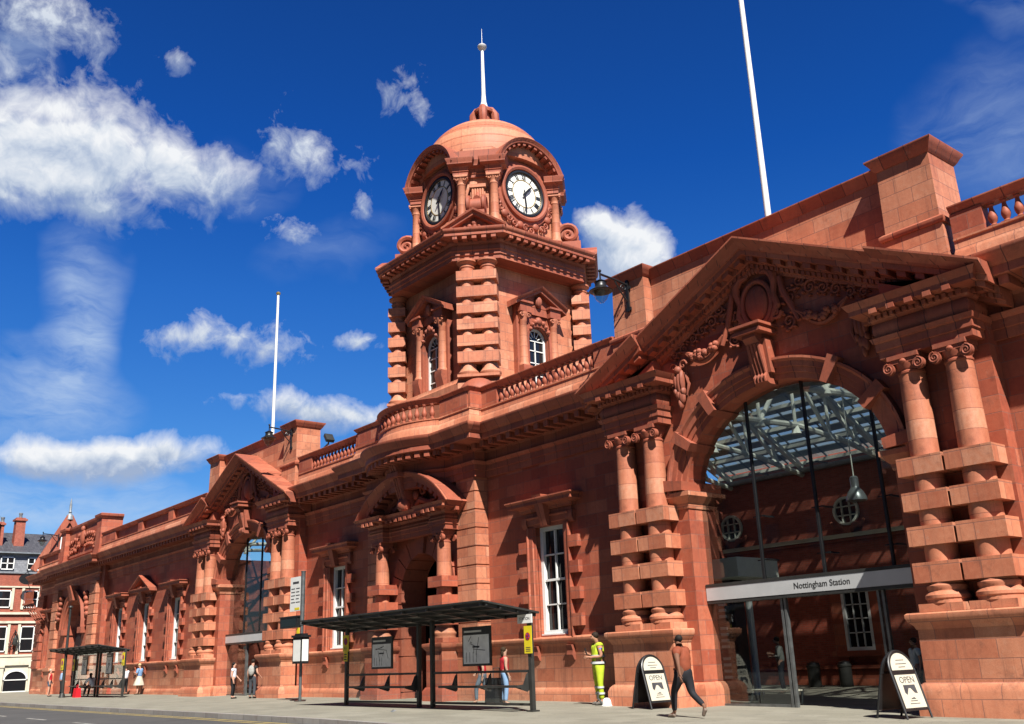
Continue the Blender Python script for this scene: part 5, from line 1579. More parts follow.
# far shelter
FX = -59.5
FY = 17.4
shelter(-63.0,-54.0,FY,.24,[-63.0,-58.7,-58.2,-54.0],1.4,'far dark grey bus shelter in front of the end pavilion',[(-60.9,.95,1.2,2.25),(-56.4,1.0,1.2,2.3)])
nostop(-62.95,FY-.08,1.7,'yellow no stopping plate on the left post of the far shelter',.36,.66,low=False)
nostop(-54.0,FY-.08,1.85,'yellow no stopping plate on the right post of the far shelter',.38,.66,low=False)

# bus stop pole beside the near shelter
def stop_pole(x,y,zb):
    t = thing('bus_stop','bus stop pole with white timetable flag, dark display and glazed timetable case','bus stop',(x,y,zb))
    b = MB(); b.tube([(x,y,zb),(x,y,zb+3.15)],.06,12); b.tube([(x,y,zb+2.75),(x,y,zb+4.75)],.085,12); b.tube([(x,y,zb+4.75),(x,y,zb+4.78)],.1,12); b.build('pole',M['grey'],t)
    b = MB(); b.lathe([(.22,zb-.01),(.22,zb+.02),(.08,zb+.06)],x,y,16); b.build('base',M['dgrey'],t)
    b = MB(); b.box(x-1.0,x-.09,y-.03,y+.03,zb+3.3,zb+4.6); o = b.build('flag',M['white'],t)
    b = MB()
    b.box(x-.8,x-.3,y-.035,y-.03,zb+4.34,zb+4.42)
    rr = random.Random(2)
    for k in range(5):
        for q in range(2): b.box(x-.92+.4*q,x-.68+.4*q+rr.uniform(0,.1),y-.035,y-.03,zb+3.62+.13*k,zb+3.65+.13*k)
    b.build('print',M['print'],o)
    b = MB(); b.box(x-.6,x-.2,y-.035,y-.03,zb+3.34,zb+3.43); b.build('colour_band',M['signyellow'],o)
    b = MB(); b.box(x-1.55,x-.08,y-.16,y+.1,zb+2.68,zb+3.08); b.box(x-1.6,x-.03,y-.19,y+.12,zb+3.08,zb+3.12); o = b.build('display_board',M['black'],t)
    b = MB(); b.box(x-1.42,x-.2,y-.165,y-.16,zb+2.74,zb+3.02); b.build('screen',M['winglass'],o)
    b = MB()
    b.prism([(x-.36,y-.02),(x-.12,y-.3),(x+.42,y-.22),(x+.42,y+.1),(x-.2,y+.14)],'z',zb+1.35,zb+2.3)
    b.prism([(x-.42,y-.02),(x-.14,y-.36),(x+.48,y-.27),(x+.48,y+.14),(x-.22,y+.18)],'z',zb+2.3,zb+2.38)
    b.prism([(x-.3,y),(x-.1,y-.24),(x+.36,y-.18),(x+.36,y+.08)],'z',zb+2.38,zb+2.44)
    o = b.build('timetable_case',M['black'],t,sharp=0)
    b = MB()
    for (p,q,e) in (((x-.12,y-.3),(x+.42,y-.22),.05),((x-.36,y-.02),(x-.12,y-.3),.05),((x+.42,y-.22),(x+.42,y+.1),.03)):
        d = Vector((q[0]-p[0],q[1]-p[1],0)); l = d.length; d/=l; n = Vector((d.y,-d.x,0))
        c = Vector(((p[0]+q[0])/2,(p[1]+q[1])/2,zb+1.83))+n*.006
        b.obox(c,d*(l/2-e),n*.004,Vector((0,0,.39)))
    b.build('timetable',M['paper'],o)
    b = MB(); b.box(x-.2,x+.0,y-.12,y-.1,zb+2.45,zb+2.66); b.build('notice',M['signyellow'],t)
stop_pole(-34.4,17.6,.2)
# far pole with yellow plate
t = thing('lamp_column','slim grey column with a yellow plate left of the far shelter','lamp column',(-60.6,16.2,.25))
b = MB(); b.tube([(-60.6,16.2,.2),(-60.6,16.2,3.0),(-60.6,16.2,5.2)],[.09,.08,.06],10); b.lathe([(.2,.2),(.18,.3),(.12,.5)],-60.6,16.2,12); b.build('pole',M['dgrey'],t)
b = MB(); b.lathe([(.1,5.2),(.14,5.22),(.12,5.3),(0,5.32)],-60.6,16.2,10); b.build('cap',M['dgrey'],t)
nostop(-60.62,16.06,1.75,'yellow no stopping plate on the slim column left of the far shelter',.46,.62,low=False)

# ---------------------------------------------------------------- pavement boards
M['boardcream'] = plain('cream_board', (.5,.46,.37), .55, .3, var=.05, scale=3)
def aboard(loc, rz, label, hgt=1.32):
    t = thing('pavement_board',label,'A-board',(0,0,0),'black pavement boards')
    w = .36; a = .36        # half-width, half-spread at the foot
    def leaf(s, nm):
        b = MB(); fr=[]
        # outline with a rounded head, in the leaf plane
        n = Vector((0,-s*hgt,a)).normalized() if False else None
        up = Vector((0,-s*-1*0,0))
        def pt(x,h): return Vector((x, s*a*(1-h/hgt)-0, h))
        out = [(-w-.03,0),(-w-.02,hgt-.36)]
        prof = []
        m = 14
        path = [pt(-w,0)]+[pt(-w*math.cos(PI*i/m), hgt-.38+.36*math.sin(PI*i/m)) for i in range(m+1)]+[pt(w,0)]
        b.tube(path,.024,6)
        b.bar(pt(-w,hgt-.42),pt(w,hgt-.42),.04); b.bar(pt(-w,.16),pt(w,.16),.03)
        o = b.build(nm,M['black'],t)
        b = MB(); th = Vector((0,.012,0))
        poly = [pt(-w,.16),pt(w,.16)]+[pt(w*math.cos(PI*i/m), hgt-.38+.36*math.sin(PI*i/m)) for i in range(m+1)]
        k = len(poly)
        b.add([p+th for p in poly]+[p-th for p in poly],[list(range(k)),list(range(2*k-1,k-1,-1))]+[(i,(i+1)%k,(i+1)%k+k,i+k) for i in range(k)])
        b.build('back_panel',M['black'],o)
        return o, pt
    leaf(1,'frame')
    o,pt = leaf(-1,'frame')
    sl = math.atan2(a,hgt)
    nrm = Vector((0,-math.cos(sl),-math.sin(sl)*-1)).normalized()
    off = Vector((0,-1,0))*.02
    b = MB(); m = 14
    poly = [pt(-w+.05,.2)+off,pt(w-.05,.2)+off,pt(w-.05,hgt-.47)+off,pt(-w+.05,hgt-.47)+off]
    b.add(poly+[p+Vector((0,.006,0)) for p in poly],[(0,1,2,3),(7,6,5,4),(0,1,5,4),(1,2,6,5),(2,3,7,6),(3,0,4,7)])
    poly = [pt(-w+.05,hgt-.38)+off]+[pt(-(w-.05)*math.cos(PI*i/m), hgt-.36+.3*math.sin(PI*i/m))+off for i in range(m+1)]+[pt(w-.05,hgt-.38)+off]
    k = len(poly)
    b.add(poly+[p+Vector((0,.006,0)) for p in poly],[list(range(k)),list(range(2*k-1,k-1,-1))]+[(i,(i+1)%k,(i+1)%k+k,i+k) for i in range(k)])
    face = b.build('poster',M['boardcream'],o)
    rx = PI/2 - sl
    def P3(x,h): return pt(x,h)+Vector((0,-.024,0))
    text_obj('lettering','OPEN',.17,M['grey'],face,P3(0,hgt-.57),(rx,0,0),.001)
    b = MB()
    def patch(pts):
        q = [P3(x,h) for x,h in pts]; k = len(q)
        b.add(q+[p+Vector((0,.003,0)) for p in q],[list(range(k)),list(range(2*k-1,k-1,-1))]+[(i,(i+1)%k,(i+1)%k+k,i+k) for i in range(k)])
    patch([(-.17,.62),(.17,.62),(.18,.46),(.1,.47),(.02,.56),(-.04,.56),(-.13,.44),(-.18,.48)])
    patch([(-.08,.36),(.08,.36),(.03,.39),(-.02,.38)])
    b.build('emblem',M['print'],face)
    b = MB()
    for hh,ww in ((hgt-.2,.12),(hgt-.27,.16),(hgt-.33,.1),(.27,.14),(.32,.1)):
        q=[(-ww,hh),(ww,hh),(ww,hh+.014),(-ww,hh+.014)]; patch(q)
    b.build('small_print',M['grey'],face)
    t.location = loc; t.rotation_euler = (0,0,rz)
    return t
aboard((-17.6,18.75,g(-17.5)),1.48,'black pavement board reading OPEN, on the left of the big archway beside the walking man',1.3)
aboard((-10.72,18.55,g(-10.6)),1.42,'black pavement board reading OPEN, at the foot of the right-hand columns',1.28)

# ---------------------------------------------------------------- things inside the right hall
t = thing('column','white steel column standing inside the right archway','column',(-19.1,25,.1))
b = MB(); b.tube([(-19.1,25,0),(-19.1,25,3.0)],.11,16); b.build('shaft',M['white'],t)
b = MB(); b.lathe([(.2,0.0),(.2,.2),(.13,.24)],-19.1,25,16); b.build('base',M['white'],t)
t = thing('kiosk','low white canopied kiosk inside the left of the right archway','kiosk',(-19.7,23.5,.1))
b = MB(); b.box(-21.2,-17.45,22.5,24.4,3.45,4.0); b.build('canopy',M['steelwhite'],t)
b = MB()
for k in range(22): b.box(-20.9,-18.45,23.18,23.22,.25+.14*k,.32+.14*k)
b.build('shutter',M['grey'],t)
b = MB(); b.box(-21,-18.35,23.3,23.8,.0,3.44); b.build('body',M['dgrey'],t)
b = MB()
for k in range(16):
    for q in range(6):
        if (k*7+q*3)%5: b.box(-20.8+.4*q,-20.8+.4*q+.26,23.14,23.17,.5+.17*k,.58+.17*k)
b.build('stock',M['white'],t)
t = thing('bench','low white slatted bench just behind the glass of the right archway','bench',(-16.1,21.6,.1))
b = MB()
for k in range(3): b.box(-16.75,-15.3,21.45+.16*k,21.58+.16*k,.4,.44)
b.build('seat',M['cream'],t)
for s in (-16.65,-15.4):
    b = MB(); b.bar((s,21.45,.08),(s+.08,21.5,.42),.05); b.bar((s,21.9,.08),(s+.08,21.85,.42),.05); b.build('leg',M['grey'],t)
for i,(x,y) in enumerate(((-20.4,29.9),(-19.5,30.4))):
    t = thing('litter_bin',['dark litter bin by the inner wall, left of the inner window','dark litter bin by the inner wall, nearest the inner window'][i],'litter bin',(x,y,.1),'dark bins by the inner wall')
    b = MB(); b.lathe([(.2,.05),(.22,.1),(.22,.78),(.24,.8),(.24,.86),(.2,.9)],x,y,18); b.build('bin_body',M['dgrey'],t)
    b = MB(); b.lathe([(.22,.86),(.2,.95),(.0,1.0)],x,y,18); b.build('lid',M['black'],t)

# ---------------------------------------------------------------- public house across the side street
PX = -101
pub = thing('public_house','red brick public house with slate roof and cream arched shopfront at the far left','building',(PX,24,0))
def Q(b,name,mat,**k): return b.build(name,mat,pub,**k)
b = MB(); b.box(PX-9,PX,2,44,-.3,3.0); Q(b,'ground_floor',M['cream'])
b = MB(); b.box(PX-9,PX,2,44,3.0,10.9)
Q(b,'wall',M['brick2'])
b = MB(); b.box(PX-9,PX-.25,2,44,10.9,12.9); Q(b,'hung_slates',M['slatelt'])
b = MB(); b.prism([(PX+.15,12.9),(PX-4.5,15.1),(PX-9,12.9)],'y',2,44) if False else b.add([(PX+.2,2,12.85),(PX-4.5,2,15.2),(PX-9,2,12.85),(PX+.2,44,12.85),(PX-4.5,44,15.2),(PX-9,44,12.85)],[(0,1,2),(5,4,3),(0,3,4,1),(1,4,5,2),(2,5,3,0)])
Q(b,'roof',M['slate'],sharp=0)
b = MB(); b.box(PX-.2,PX+.22,2,44,12.72,12.84); b.box(PX-.3,PX+.14,2,44,10.85,11.0); Q(b,'gutter',M['lead'])
b = MB()
b.box(PX,PX+.12,2,44,9.55,9.68); b.box(PX,PX+.2,2,44,7.1,7.3); b.box(PX,PX+.14,2,44,6.3,6.5); b.box(PX,PX+.25,2,44,3.3,3.5)
ys = [16.3+2.35*k for k in range(8)]
for y in ys:
    for z0,z1 in ((7.55,9.5),(3.55,6.2)): 
        b.box(PX,PX+.1,y-.85,y-.62,z0,z1); b.box(PX,PX+.1,y+.62,y+.85,z0,z1)
Q(b,'stone_dressing',M['cream'])
b = MB(); b.box(PX,PX+.18,2,44,2.55,3.3); o = Q(b,'shop_fascia',M['cream'])
text_obj('lettering','STATION',.6,M['print'],o,(PX+.185,25.3,2.92),(PI/2,0,PI/2),.003)
for y in ys:
    for z0,z1,w in ((7.7,9.3,.6),(3.75,6.05,.6),(11.2,12.4,.6)):
        xx = PX-.24 if z0 > 11 else PX
        b = MB(); b.box(xx-.02,xx+.04,y-w,y+w,z0,z1); o = Q(b,'window',M['winglass'])
        b = MB()
        for s in (-1,1): b.box(xx,xx+.1,*sorted((y+s*w,y+s*(w-.09))),z0,z1)
        b.box(xx,xx+.1,y-w,y+w,z0,z0+.1); b.box(xx,xx+.1,y-w,y+w,z1-.1,z1); b.box(xx,xx+.09,y-w,y+w,(z0+z1)/2-.04,(z0+z1)/2+.04)
        if z0 > 11: b.box(xx,xx+.09,y-.05,y+.05,z0,z1)
        b.build('sash_frame',M['white'],o)
for k in range(8):
    y = 15.1+2.55*k+.0
    b = MB()
    n=12; pts = [(y+.95*math.cos(PI-PI*i/n), 1.3+.75*math.sin(PI-PI*i/n)) for i in range(n+1)]
    b.prism([(y-.95,.25)]+pts+[(y+.95,.25)],'x',PX-.02,PX+.03); o = Q(b,'shop_window',M['winglass'])
    b = MB()
    b.frames([((PX,a,z),(0,(a-y)/.95,(z-1.3)/.75),(1,0,0)) for a,z in pts],[(-.04,0),(-.04,.12),(.1,.12),(.1,0)])
    b.box(PX,PX+.09,y-.95,y+.95,1.22,1.3); b.box(PX,PX+.1,y-1,y+1,.15,.28)
    b.build('shop_frame',M['white'],o)
    b = MB(); b.box(PX,PX+.2,y+1.08,y+1.46,-.2,2.5); b.box(PX,PX+.26,y+1.02,y+1.52,2.35,2.55); b.box(PX,PX+.26,y+1.02,y+1.52,-.2,.3); Q(b,'shop_pilaster',M['cream'])
for y,z1 in ((22.0,16.3),(20.0,15.9),(20.45,15.8),(34,16.5)):
    b = MB(); w = .45 if y in (22.0,34) else .13
    b.frustum((PX-2.2,PX-1.2,y-w,y+w),(PX-2.15,PX-1.25,y-w*.92,y+w*.92),13.2,z1); b.box(PX-2.3,PX-1.1,y-w-.1,y+w+.1,z1-.3,z1-.12)
    o = Q(b,'chimney',M['brick2'])
    b = MB(); b.lathe([(.16,z1),(.14,z1+.3),(.18,z1+.36),(.18,z1+.5),(.1,z1+.5)],PX-1.7,y,12); b.build('chimney_pot',M['lead'],o)
t = thing('hanging_sign','black oval hanging sign with a white letter on the public house','sign',(PX+1.2,22.6,10.2))
b = MB(); b.tube([(PX+1.24,22.6,10.25),(PX+1.16,22.6,10.25)],[.5,.5],28)
b.v = [(x,22.6+(y-22.6)*1.5,z) for x,y,z in b.v]; b.build('board',M['black'],t)
text_obj('lettering','H',.62,M['paper'],t,(PX+1.25,22.85,10.25),(PI/2,0,PI/2),.003)
b = MB(); b.bar((PX,22.6,10.9),(PX+1.5,22.6,10.9),.05); b.tube([(PX+1.2,22.6,10.9),(PX+1.2,22.6,10.7)],.02,6); b.tube([(PX+.8,22.6,10.9),(PX+.8,22.6,11.7)],.03,6); b.build('bracket',M['black'],t)
t = thing('wrought_bracket','black wrought iron lamp bracket on the brick front of the public house','bracket',(PX+.1,22.3,4.7))
b = MB()
for s in (-1,1):
    b.tube([(PX+.25,22.3+s*.4,3.7),(PX+.3,22.3+s*.35,4.6),(PX+.35,22.3+s*.2,5.2),(PX+.25,22.3,5.6)],.04,6)
    b.spiral((PX+.25,22.3+s*.3,4.4),(0,s,0),(0,0,1),.22,1.4,.03,n=16)
b.bar((PX+.1,22.3,3.6),(PX+.1,22.3,5.7),.07); b.build('scrollwork',M['black'],t)
b = MB(); b.lathe([(.1,4.3),(.2,4.4),(.22,4.9),(.1,5.05),(.02,5.2)],PX+.4,22.3,10); b.build('lantern',M['dgrey'],t)
# gabled brick house between
gh = thing('gabled_house','narrow red brick gabled house with a spike finial behind the far pavilion','building',(-93,24,0))
gx = -93
b = MB(); b.prism([(22.5,-.3),(26.6,-.3),(26.6,10.4),(24.0,15.2),(22.5,12.4)],'x',gx-1.5,gx); b.build('wall',M['brick2'],gh)
b = MB()
for (ya,za,yb,zb) in ((21.4,10.4,24.0,15.3),(26.9,9.9,24.0,15.3)): b.bar((gx+.08,ya,za),(gx+.08,yb,zb),.5,.3,up=(1,0,0))
b.build('coping',M['tcm'],gh)
b = MB(); b.add([(gx-1.5,21.5,10.5),(gx,21.5,10.5),(gx,24.0,15.22),(gx-1.5,24.0,15.22),(gx-1.5,26.9,9.9),(gx,26.9,9.9)],[(0,1,2,3),(3,2,5,4)]); b.build('roof',M['slate'],gh,sharp=0)
b = MB(); b.lathe([(.35,15.0),(.3,15.4),(.1,15.6),(.16,15.7),(.1,15.8),(.12,16.3),(.05,16.8),(.0,17.0)],gx,24.0,12); b.build('finial',M['lead'],gh)
b = MB(); b.box(gx,gx+.06,23.5,24.4,12.0,13.3); o = b.build('window',M['winglass'],gh)
b = MB(); b.box(gx,gx+.1,23.42,23.5,11.9,13.4); b.box(gx,gx+.1,24.4,24.48,11.9,13.4); b.box(gx,gx+.1,23.5,24.4,12.6,12.68); b.box(gx,gx+.1,23.5,24.4,13.3,13.4); b.build('sash_frame',M['white'],o)
for i,(x,y,h) in enumerate(((-62.2,26.0,13.6),(-76,27,13.3))):
    t = thing('chimney_stack',['red brick chimney stack with pots behind the parapet, right of the far pavilion','red brick chimney stack behind the carved attic of the far pavilion'][i],'chimney',(x,y,9))
    b = MB(); b.box(x-.5,x+.5,y-.5,y+.5,8,h-.4); b.box(x-.6,x+.6,y-.6,y+.6,h-.4,h-.2); b.build('stack',M['brick2'],t)
    b = MB(); b.lathe([(.2,h-.2),(.18,h+.2),(.24,h+.3),(.2,h+.36)],x,y,12); b.build('chimney_pot',M['tcc'],t)

# ---------------------------------------------------------------- the other side of the street, seen only in the windows
M['brick3'] = block_mat('street_brick', .225, .075, [(0,(.16,.04,.026)),(.5,(.23,.06,.038)),(1,(.3,.09,.055))], (.25,.16,.12), .005)
for i,(x0,x1,h) in enumerate(((-95,-62,12),(-61.5,-33,13.5),(-32.5,-6,12.5),(-5.5,24,13))):
    t = thing('terrace_building','brick street building facing the station front, number of storeys %s'%['three','four','three with tall attic','three with deep cornice'][i],'building',((x0+x1)/2,-17.5,0),'brick buildings facing the station')
    b = MB(); b.box(x0,x1,-28,-17.5,-.3,h); b.build('wall',M['brick3'],t)
    b = MB(); b.box(x0,x1,-28.2,-17.1,h,h+.5); b.build('cornice',M['cream'],t)
    n = int((x1-x0)/3.2)
    for zz in (1.0,4.6,8.0):
        b = MB()
        for k in range(n):
            x = x0+(x1-x0)*(k+.5)/n; b.box(x-.65,x+.65,-17.52,-17.46,zz,zz+2.1)
        o = b.build('window',M['winglass'],t); o['kind'] = 'stuff'

t = thing('litter','crumpled scrap of grey paper on the pavement before the shelter','litter',(-23.4,14.75,g(-23.4)))
b = MB(); z = g(-23.4)
b.add([(-23.55,14.7,z+.004),(-23.3,14.68,z+.004),(-23.25,14.85,z+.03),(-23.5,14.85,z+.004),(-23.42,14.76,z+.07),(-23.33,14.78,z+.05)],[(0,1,5,4),(1,2,5),(2,3,4,5),(3,0,4),(0,3,2,1)])
b.v = [(-23.4+(x+23.4)*.6,14.75+(y-14.75)*.6,zz) for x,y,zz in b.v]
b.build('paper',M['lampgrey'],t,sharp=0)
# ---------------------------------------------------------------- people
def skin(name, verts, edges, root, mat, parent, levels=2):
    me = D.meshes.new(name); me.from_pydata([v[0] for v in verts], edges, [])
    ob = D.objects.new(name, me); COL.objects.link(ob)
    md = ob.modifiers.new('skin','SKIN'); md.use_smooth_shade = True; md.branch_smoothing = .4
    sd = me.skin_vertices[0].data
    for i,v in enumerate(verts):
        r = v[1]; sd[i].radius = (r,r) if not isinstance(r,tuple) else r
        sd[i].use_root = (i == root)
    ss = ob.modifiers.new('sub','SUBSURF'); ss.levels = levels; ss.render_levels = levels
    dg = bpy.context.evaluated_depsgraph_get(); dg.update()
    me2 = D.meshes.new_from_object(ob.evaluated_get(dg))
    D.objects.remove(ob); me2.name = name
    me2.materials.clear(); me2.materials.append(mat)
    me2.polygons.foreach_set('use_smooth',[True]*len(me2.polygons))
    o = D.objects.new(name, me2); COL.objects.link(o); o.parent = parent
    WPOS[o.name] = (0,0,0); KIDS.setdefault(parent.name,[]).append(o)
    return o
SKINM = {}
def cmat(nm, col, **k):
    if nm not in SKINM: SKINM[nm] = plain(nm, col, .75, .25, var=k.get('var',.12), scale=k.get('scale',9))
    return SKINM[nm]
FAIR = (.5,.27,.19); DARK = (.17,.08,.05); TAN = (.38,.19,.12)
def person(label, loc, rz, h=1.75, skinc=('skin_fair',FAIR), hair=('hair_dark',(.02,.012,.008)), top=('grey_top',(.3,.3,.3)), legs=('dark_trousers',(.02,.02,.025)), pose=None, sleeve=.5, skirt=None, shorts=False, long_hair=False, shoes=('dark_shoes',(.02,.018,.016)), bald=False, build=1.0, hands=True, extra=None):
    """faces local -y before turning by rz"""
    p = thing('person', label, 'person', (0,0,0))
    s = h/1.75
    J = dict(pelvis=(0,0,.95),spine=(0,0,1.13),chest=(0,.0,1.31),neck=(0,.0,1.47),hl=(0,-.01,1.55),hm=(0,-.015,1.64),ht=(0,-.0,1.715),
             shL=(.17,0,1.42),elL=(.23,.02,1.13),wrL=(.24,-.06,.88),shR=(-.17,0,1.42),elR=(-.23,.02,1.13),wrR=(-.24,-.06,.88),
             hpL=(.09,0,.92),knL=(.1,-.02,.5),anL=(.1,.02,.09),toL=(.12,-.15,.035),hpR=(-.09,0,.92),knR=(-.1,-.02,.5),anR=(-.1,.02,.09),toR=(-.12,-.15,.035))
    if pose: J.update(pose)
    V = {k:Vector(v) for k,v in J.items() if k != 'face'}
    for q in 'LR': V['cl'+q] = V['chest'].lerp(V['sh'+q],.55)+Vector((0,0,.0))
    w = build
    R = dict(pelvis=.12*w,spine=.115*w,chest=.13*w,neck=.052,hl=.062,hm=.088,ht=.07,shL=.06*w,elL=.04,wrL=.027,hpL=.085*w,clL=.105*w,knL=.056,anL=.038,toL=.03)
    for k in list(R): R[k] *= 1.16 if k not in ('neck','hl','hm','ht') else 1.1
    for k in list(R):
        if k.endswith('L'): R[k[:-1]+'R'] = R[k]
    vs = []; ix = {}
    def av(k,co,r): ix[k] = len(vs); vs.append((co*s, r*s))
    for k in V: av(k,V[k],R[k])
    E = [('pelvis','spine'),('spine','chest'),('chest','neck'),('neck','hl'),('hl','hm'),('hm','ht')]
    for q in 'LR': E += [('chest','cl'+q),('cl'+q,'sh'+q),('sh'+q,'el'+q),('el'+q,'wr'+q),('pelvis','hp'+q),('hp'+q,'kn'+q),('kn'+q,'an'+q),('an'+q,'to'+q)]
    av('nose',V['hm']+(V['hm']-V['hl'])*0+Vector(J.get('face',(0,-.115,-.01))),.016); E.append(('hm','nose'))
    for q,sg in (('L',1),('R',-1)):
        d = (V['wr'+q]-V['el'+q]).normalized(); side = Vector((sg,0,0)); side = (side-d*side.dot(d)).normalized(); fwd = d.cross(side)
        pm = V['wr'+q]+d*.07; av('pm'+q,pm,.03); E.append(('wr'+q,'pm'+q))
        if hands:
            for i,(o,l) in enumerate(((-.027,.075),(-.009,.085),(.009,.08),(.026,.062))):
                k1 = pm+fwd*o+d*.035; k2 = k1+d*l*.5-side*.008; k3 = k2+d*l*.45-side*.025
                av(f'f{q}{i}a',k1,.0105); av(f'f{q}{i}b',k2,.0095); av(f'f{q}{i}c',k3,.008)
                E += [('pm'+q,f'f{q}{i}a'),(f'f{q}{i}a',f'f{q}{i}b'),(f'f{q}{i}b',f'f{q}{i}c')]
            t1 = V['wr'+q]+d*.04-fwd*.04; t2 = t1+d*.04-fwd*.018
            av('t'+q,t1,.011); av('u'+q,t2,.009); E += [('wr'+q,'t'+q),('t'+q,'u'+q)]
    body = skin('body',vs,[(ix[a],ix[b]) for a,b in E],0,cmat(*skinc),p,1)
    # upper garment
    tv = []; tx = {}
    def tv_(k,co,r): tx[k] = len(tv); tv.append((co*s,r*s))
    g_ = .02
    tv_('pelvis',V['pelvis']+(V['pelvis']-V['spine']).normalized()*.05,R['pelvis']+g_+.016); tv_('spine',V['spine'],R['spine']+g_+.012); tv_('chest',V['chest'],R['chest']+g_+.008)
    tv_('neck',V['chest'].lerp(V['neck'],.72),.075)
    te = [('pelvis','spine'),('spine','chest'),('chest','neck')]
    for q in 'LR':
        tv_('cl'+q,V['cl'+q],R['clL']+g_); tv_('sh'+q,V['sh'+q],R['sh'+q]+g_+.006); te += [('chest','cl'+q),('cl'+q,'sh'+q)]
        if sleeve > 0:
            if sleeve <= 1:
                tv_('sl'+q,V['sh'+q].lerp(V['el'+q],sleeve),.07*w); te.append(('sh'+q,'sl'+q))
            else:
                tv_('el'+q,V['el'+q],.058); tv_('cf'+q,V['el'+q].lerp(V['wr'+q],sleeve-1),.045); te += [('sh'+q,'el'+q),('el'+q,'cf'+q)]
    skin('shirt',tv,[(tx[a],tx[b]) for a,b in te],0,cmat(*top),p,2)
    if skirt:
        b = MB(); c = V['pelvis']
        prof = [(.3,.0),(.29,.05),(.22,.3),(.16,.5)]
        zb = .52
        n = 28; v=[]
        for i in range(n):
            a = 2*PI*i/n; rp = 1+.07*math.cos(7*a)
            for r,z in ((.33*rp,zb),(.28*rp,zb+.16),(.2,zb+.36),(.15,zb+.5)): v.append((c.x*s+r*math.cos(a)*s,c.y*s+r*.85*math.sin(a)*s,z*s))
        f = []
        for i in range(n):
            j=(i+1)%n
            for k in range(3): f.append((i*4+k,j*4+k,j*4+k+1,i*4+k+1))
        b.add(v,f); b.build('skirt',cmat(*skirt),p,pivot=(0,0,0),sharp=80)
    else:
        lv=[]; lx={}
        def lv_(k,co,r): lx[k]=len(lv); lv.append((co*s,r*s))
        up_ = (V['spine']-V['pelvis']).normalized()
        lv_('waist',V['pelvis']+up_*.16,R['pelvis']+.014); lv_('pelvis',V['pelvis']-up_*.03,R['pelvis']+.016); le=[('waist','pelvis')]
        for q in 'LR':
            lv_('hp'+q,V['hp'+q].lerp(V['kn'+q],.24),R['hpL']*1.0+.012); lv_('kn'+q,V['kn'+q] if not shorts else V['hp'+q].lerp(V['kn'+q],.75),.078); le += [('pelvis','hp'+q),('hp'+q,'kn'+q)]
            if not shorts:
                lv_('an'+q,V['kn'+q].lerp(V['an'+q],.93),.062); le.append(('kn'+q,'an'+q))
        skin('trousers',lv,[(lx[a],lx[b]) for a,b in le],0,cmat(*legs),p,2)
    # shoes
    for q in 'LR':
        a,tq = V['an'+q],V['to'+q]; d = tq-a
        sv = [((a+Vector((0,.03,-.04)))*s,.045*s),((a.lerp(tq,.5)+Vector((0,0,-.005)))*s,.047*s),((tq+d.normalized()*.04)*s,.036*s)]
        skin('shoe',sv,[(0,1),(1,2)],1,cmat(*shoes),p,1)
    # hair and eyes
    hd = V['hm']
    fdir = Vector(J.get('face',(0,-.115,-.01))); fdir.z=0; fdir.normalize(); sd_ = Vector((-fdir.y,fdir.x,0))
    b = MB()
    hr = 1.0 if not bald else .93
    b.ball(((hd-fdir*.028+Vector((0,0,.032)))*s),(.088*s*hr,.094*s*hr,.088*s*hr),16,12)
    if long_hair:
        b.ball(((hd-fdir*.07+Vector((0,0,-.08)))*s),(.075*s,.05*s,.13*s),12,8)
    ho = b.build('hair',cmat(*hair),p,pivot=(0,0,0),sharp=80)
    b = MB()
    for q in (-1,1): b.ball(((hd+fdir*.082+sd_*q*.033+Vector((0,0,.005)))*s),.011*s,8,6)
    b.build('eyes',cmat('eye_dark',(.02,.015,.012)),p,pivot=(0,0,0))
    b = MB(); b.ball(((hd+fdir*.078+Vector((0,0,-.06)))*s),(.026*s,.012*s,.008*s),8,5); b.build('mouth',cmat('lip',(.28,.1,.08)),p,pivot=(0,0,0))
    if extra: extra(p,s,V)
    p.location = loc; p.rotation_euler = (0,0,rz)
    return p
WALK = dict(pelvis=(0,0,.93),hpL=(.09,.0,.9),knL=(.1,-.2,.52),anL=(.09,-.2,.1),toL=(.1,-.36,.04),hpR=(-.09,0,.9),knR=(-.1,.06,.5),anR=(-.1,.38,.22),toR=(-.1,.3,.06),
            elL=(.27,.14,1.16),wrL=(.27,.1,.9),elR=(-.28,-.08,1.17),wrR=(-.24,-.28,1.02),chest=(0,-.05,1.31),neck=(0,-.07,1.46),hl=(0,-.09,1.54),hm=(0,-.1,1.63),ht=(0,-.09,1.7),shL=(.18,-.0,1.41),shR=(-.18,-.08,1.41))
# man walking towards the wall and the left
wp = dict(WALK); wp.update(knL=(.1,-.26,.54),anL=(.09,-.3,.1),toL=(.1,-.46,.04),knR=(-.1,.1,.5),anR=(-.1,.46,.24),toR=(-.1,.4,.07),elR=(-.29,-.1,1.17),wrR=(-.22,-.34,1.06),elL=(.28,.14,1.16),wrL=(.3,.2,.9))
person('man in rust-brown T-shirt and black jeans striding past the pavement board', (-14.6,16.6,g(-14.5)), rad(-96), 1.73, ('skin_dark',DARK), ('hair_black',(.012,.009,.008)), ('rust_shirt',(.21,.052,.025)), ('black_jeans',(.016,.016,.02)), wp, .55, build=1.34, bald=True, shoes=('tan_shoes',(.2,.15,.12)))
HV = ('hi_vis_yellow',(.42,.52,.03))
phone = dict(elR=(-.22,-.02,1.15),wrR=(-.05,-.26,1.22),elL=(.24,.0,1.14),wrL=(.1,-.24,1.14),hl=(0,-.04,1.55),hm=(0,-.07,1.63),ht=(0,-.07,1.71),face=(0,-.105,-.05))
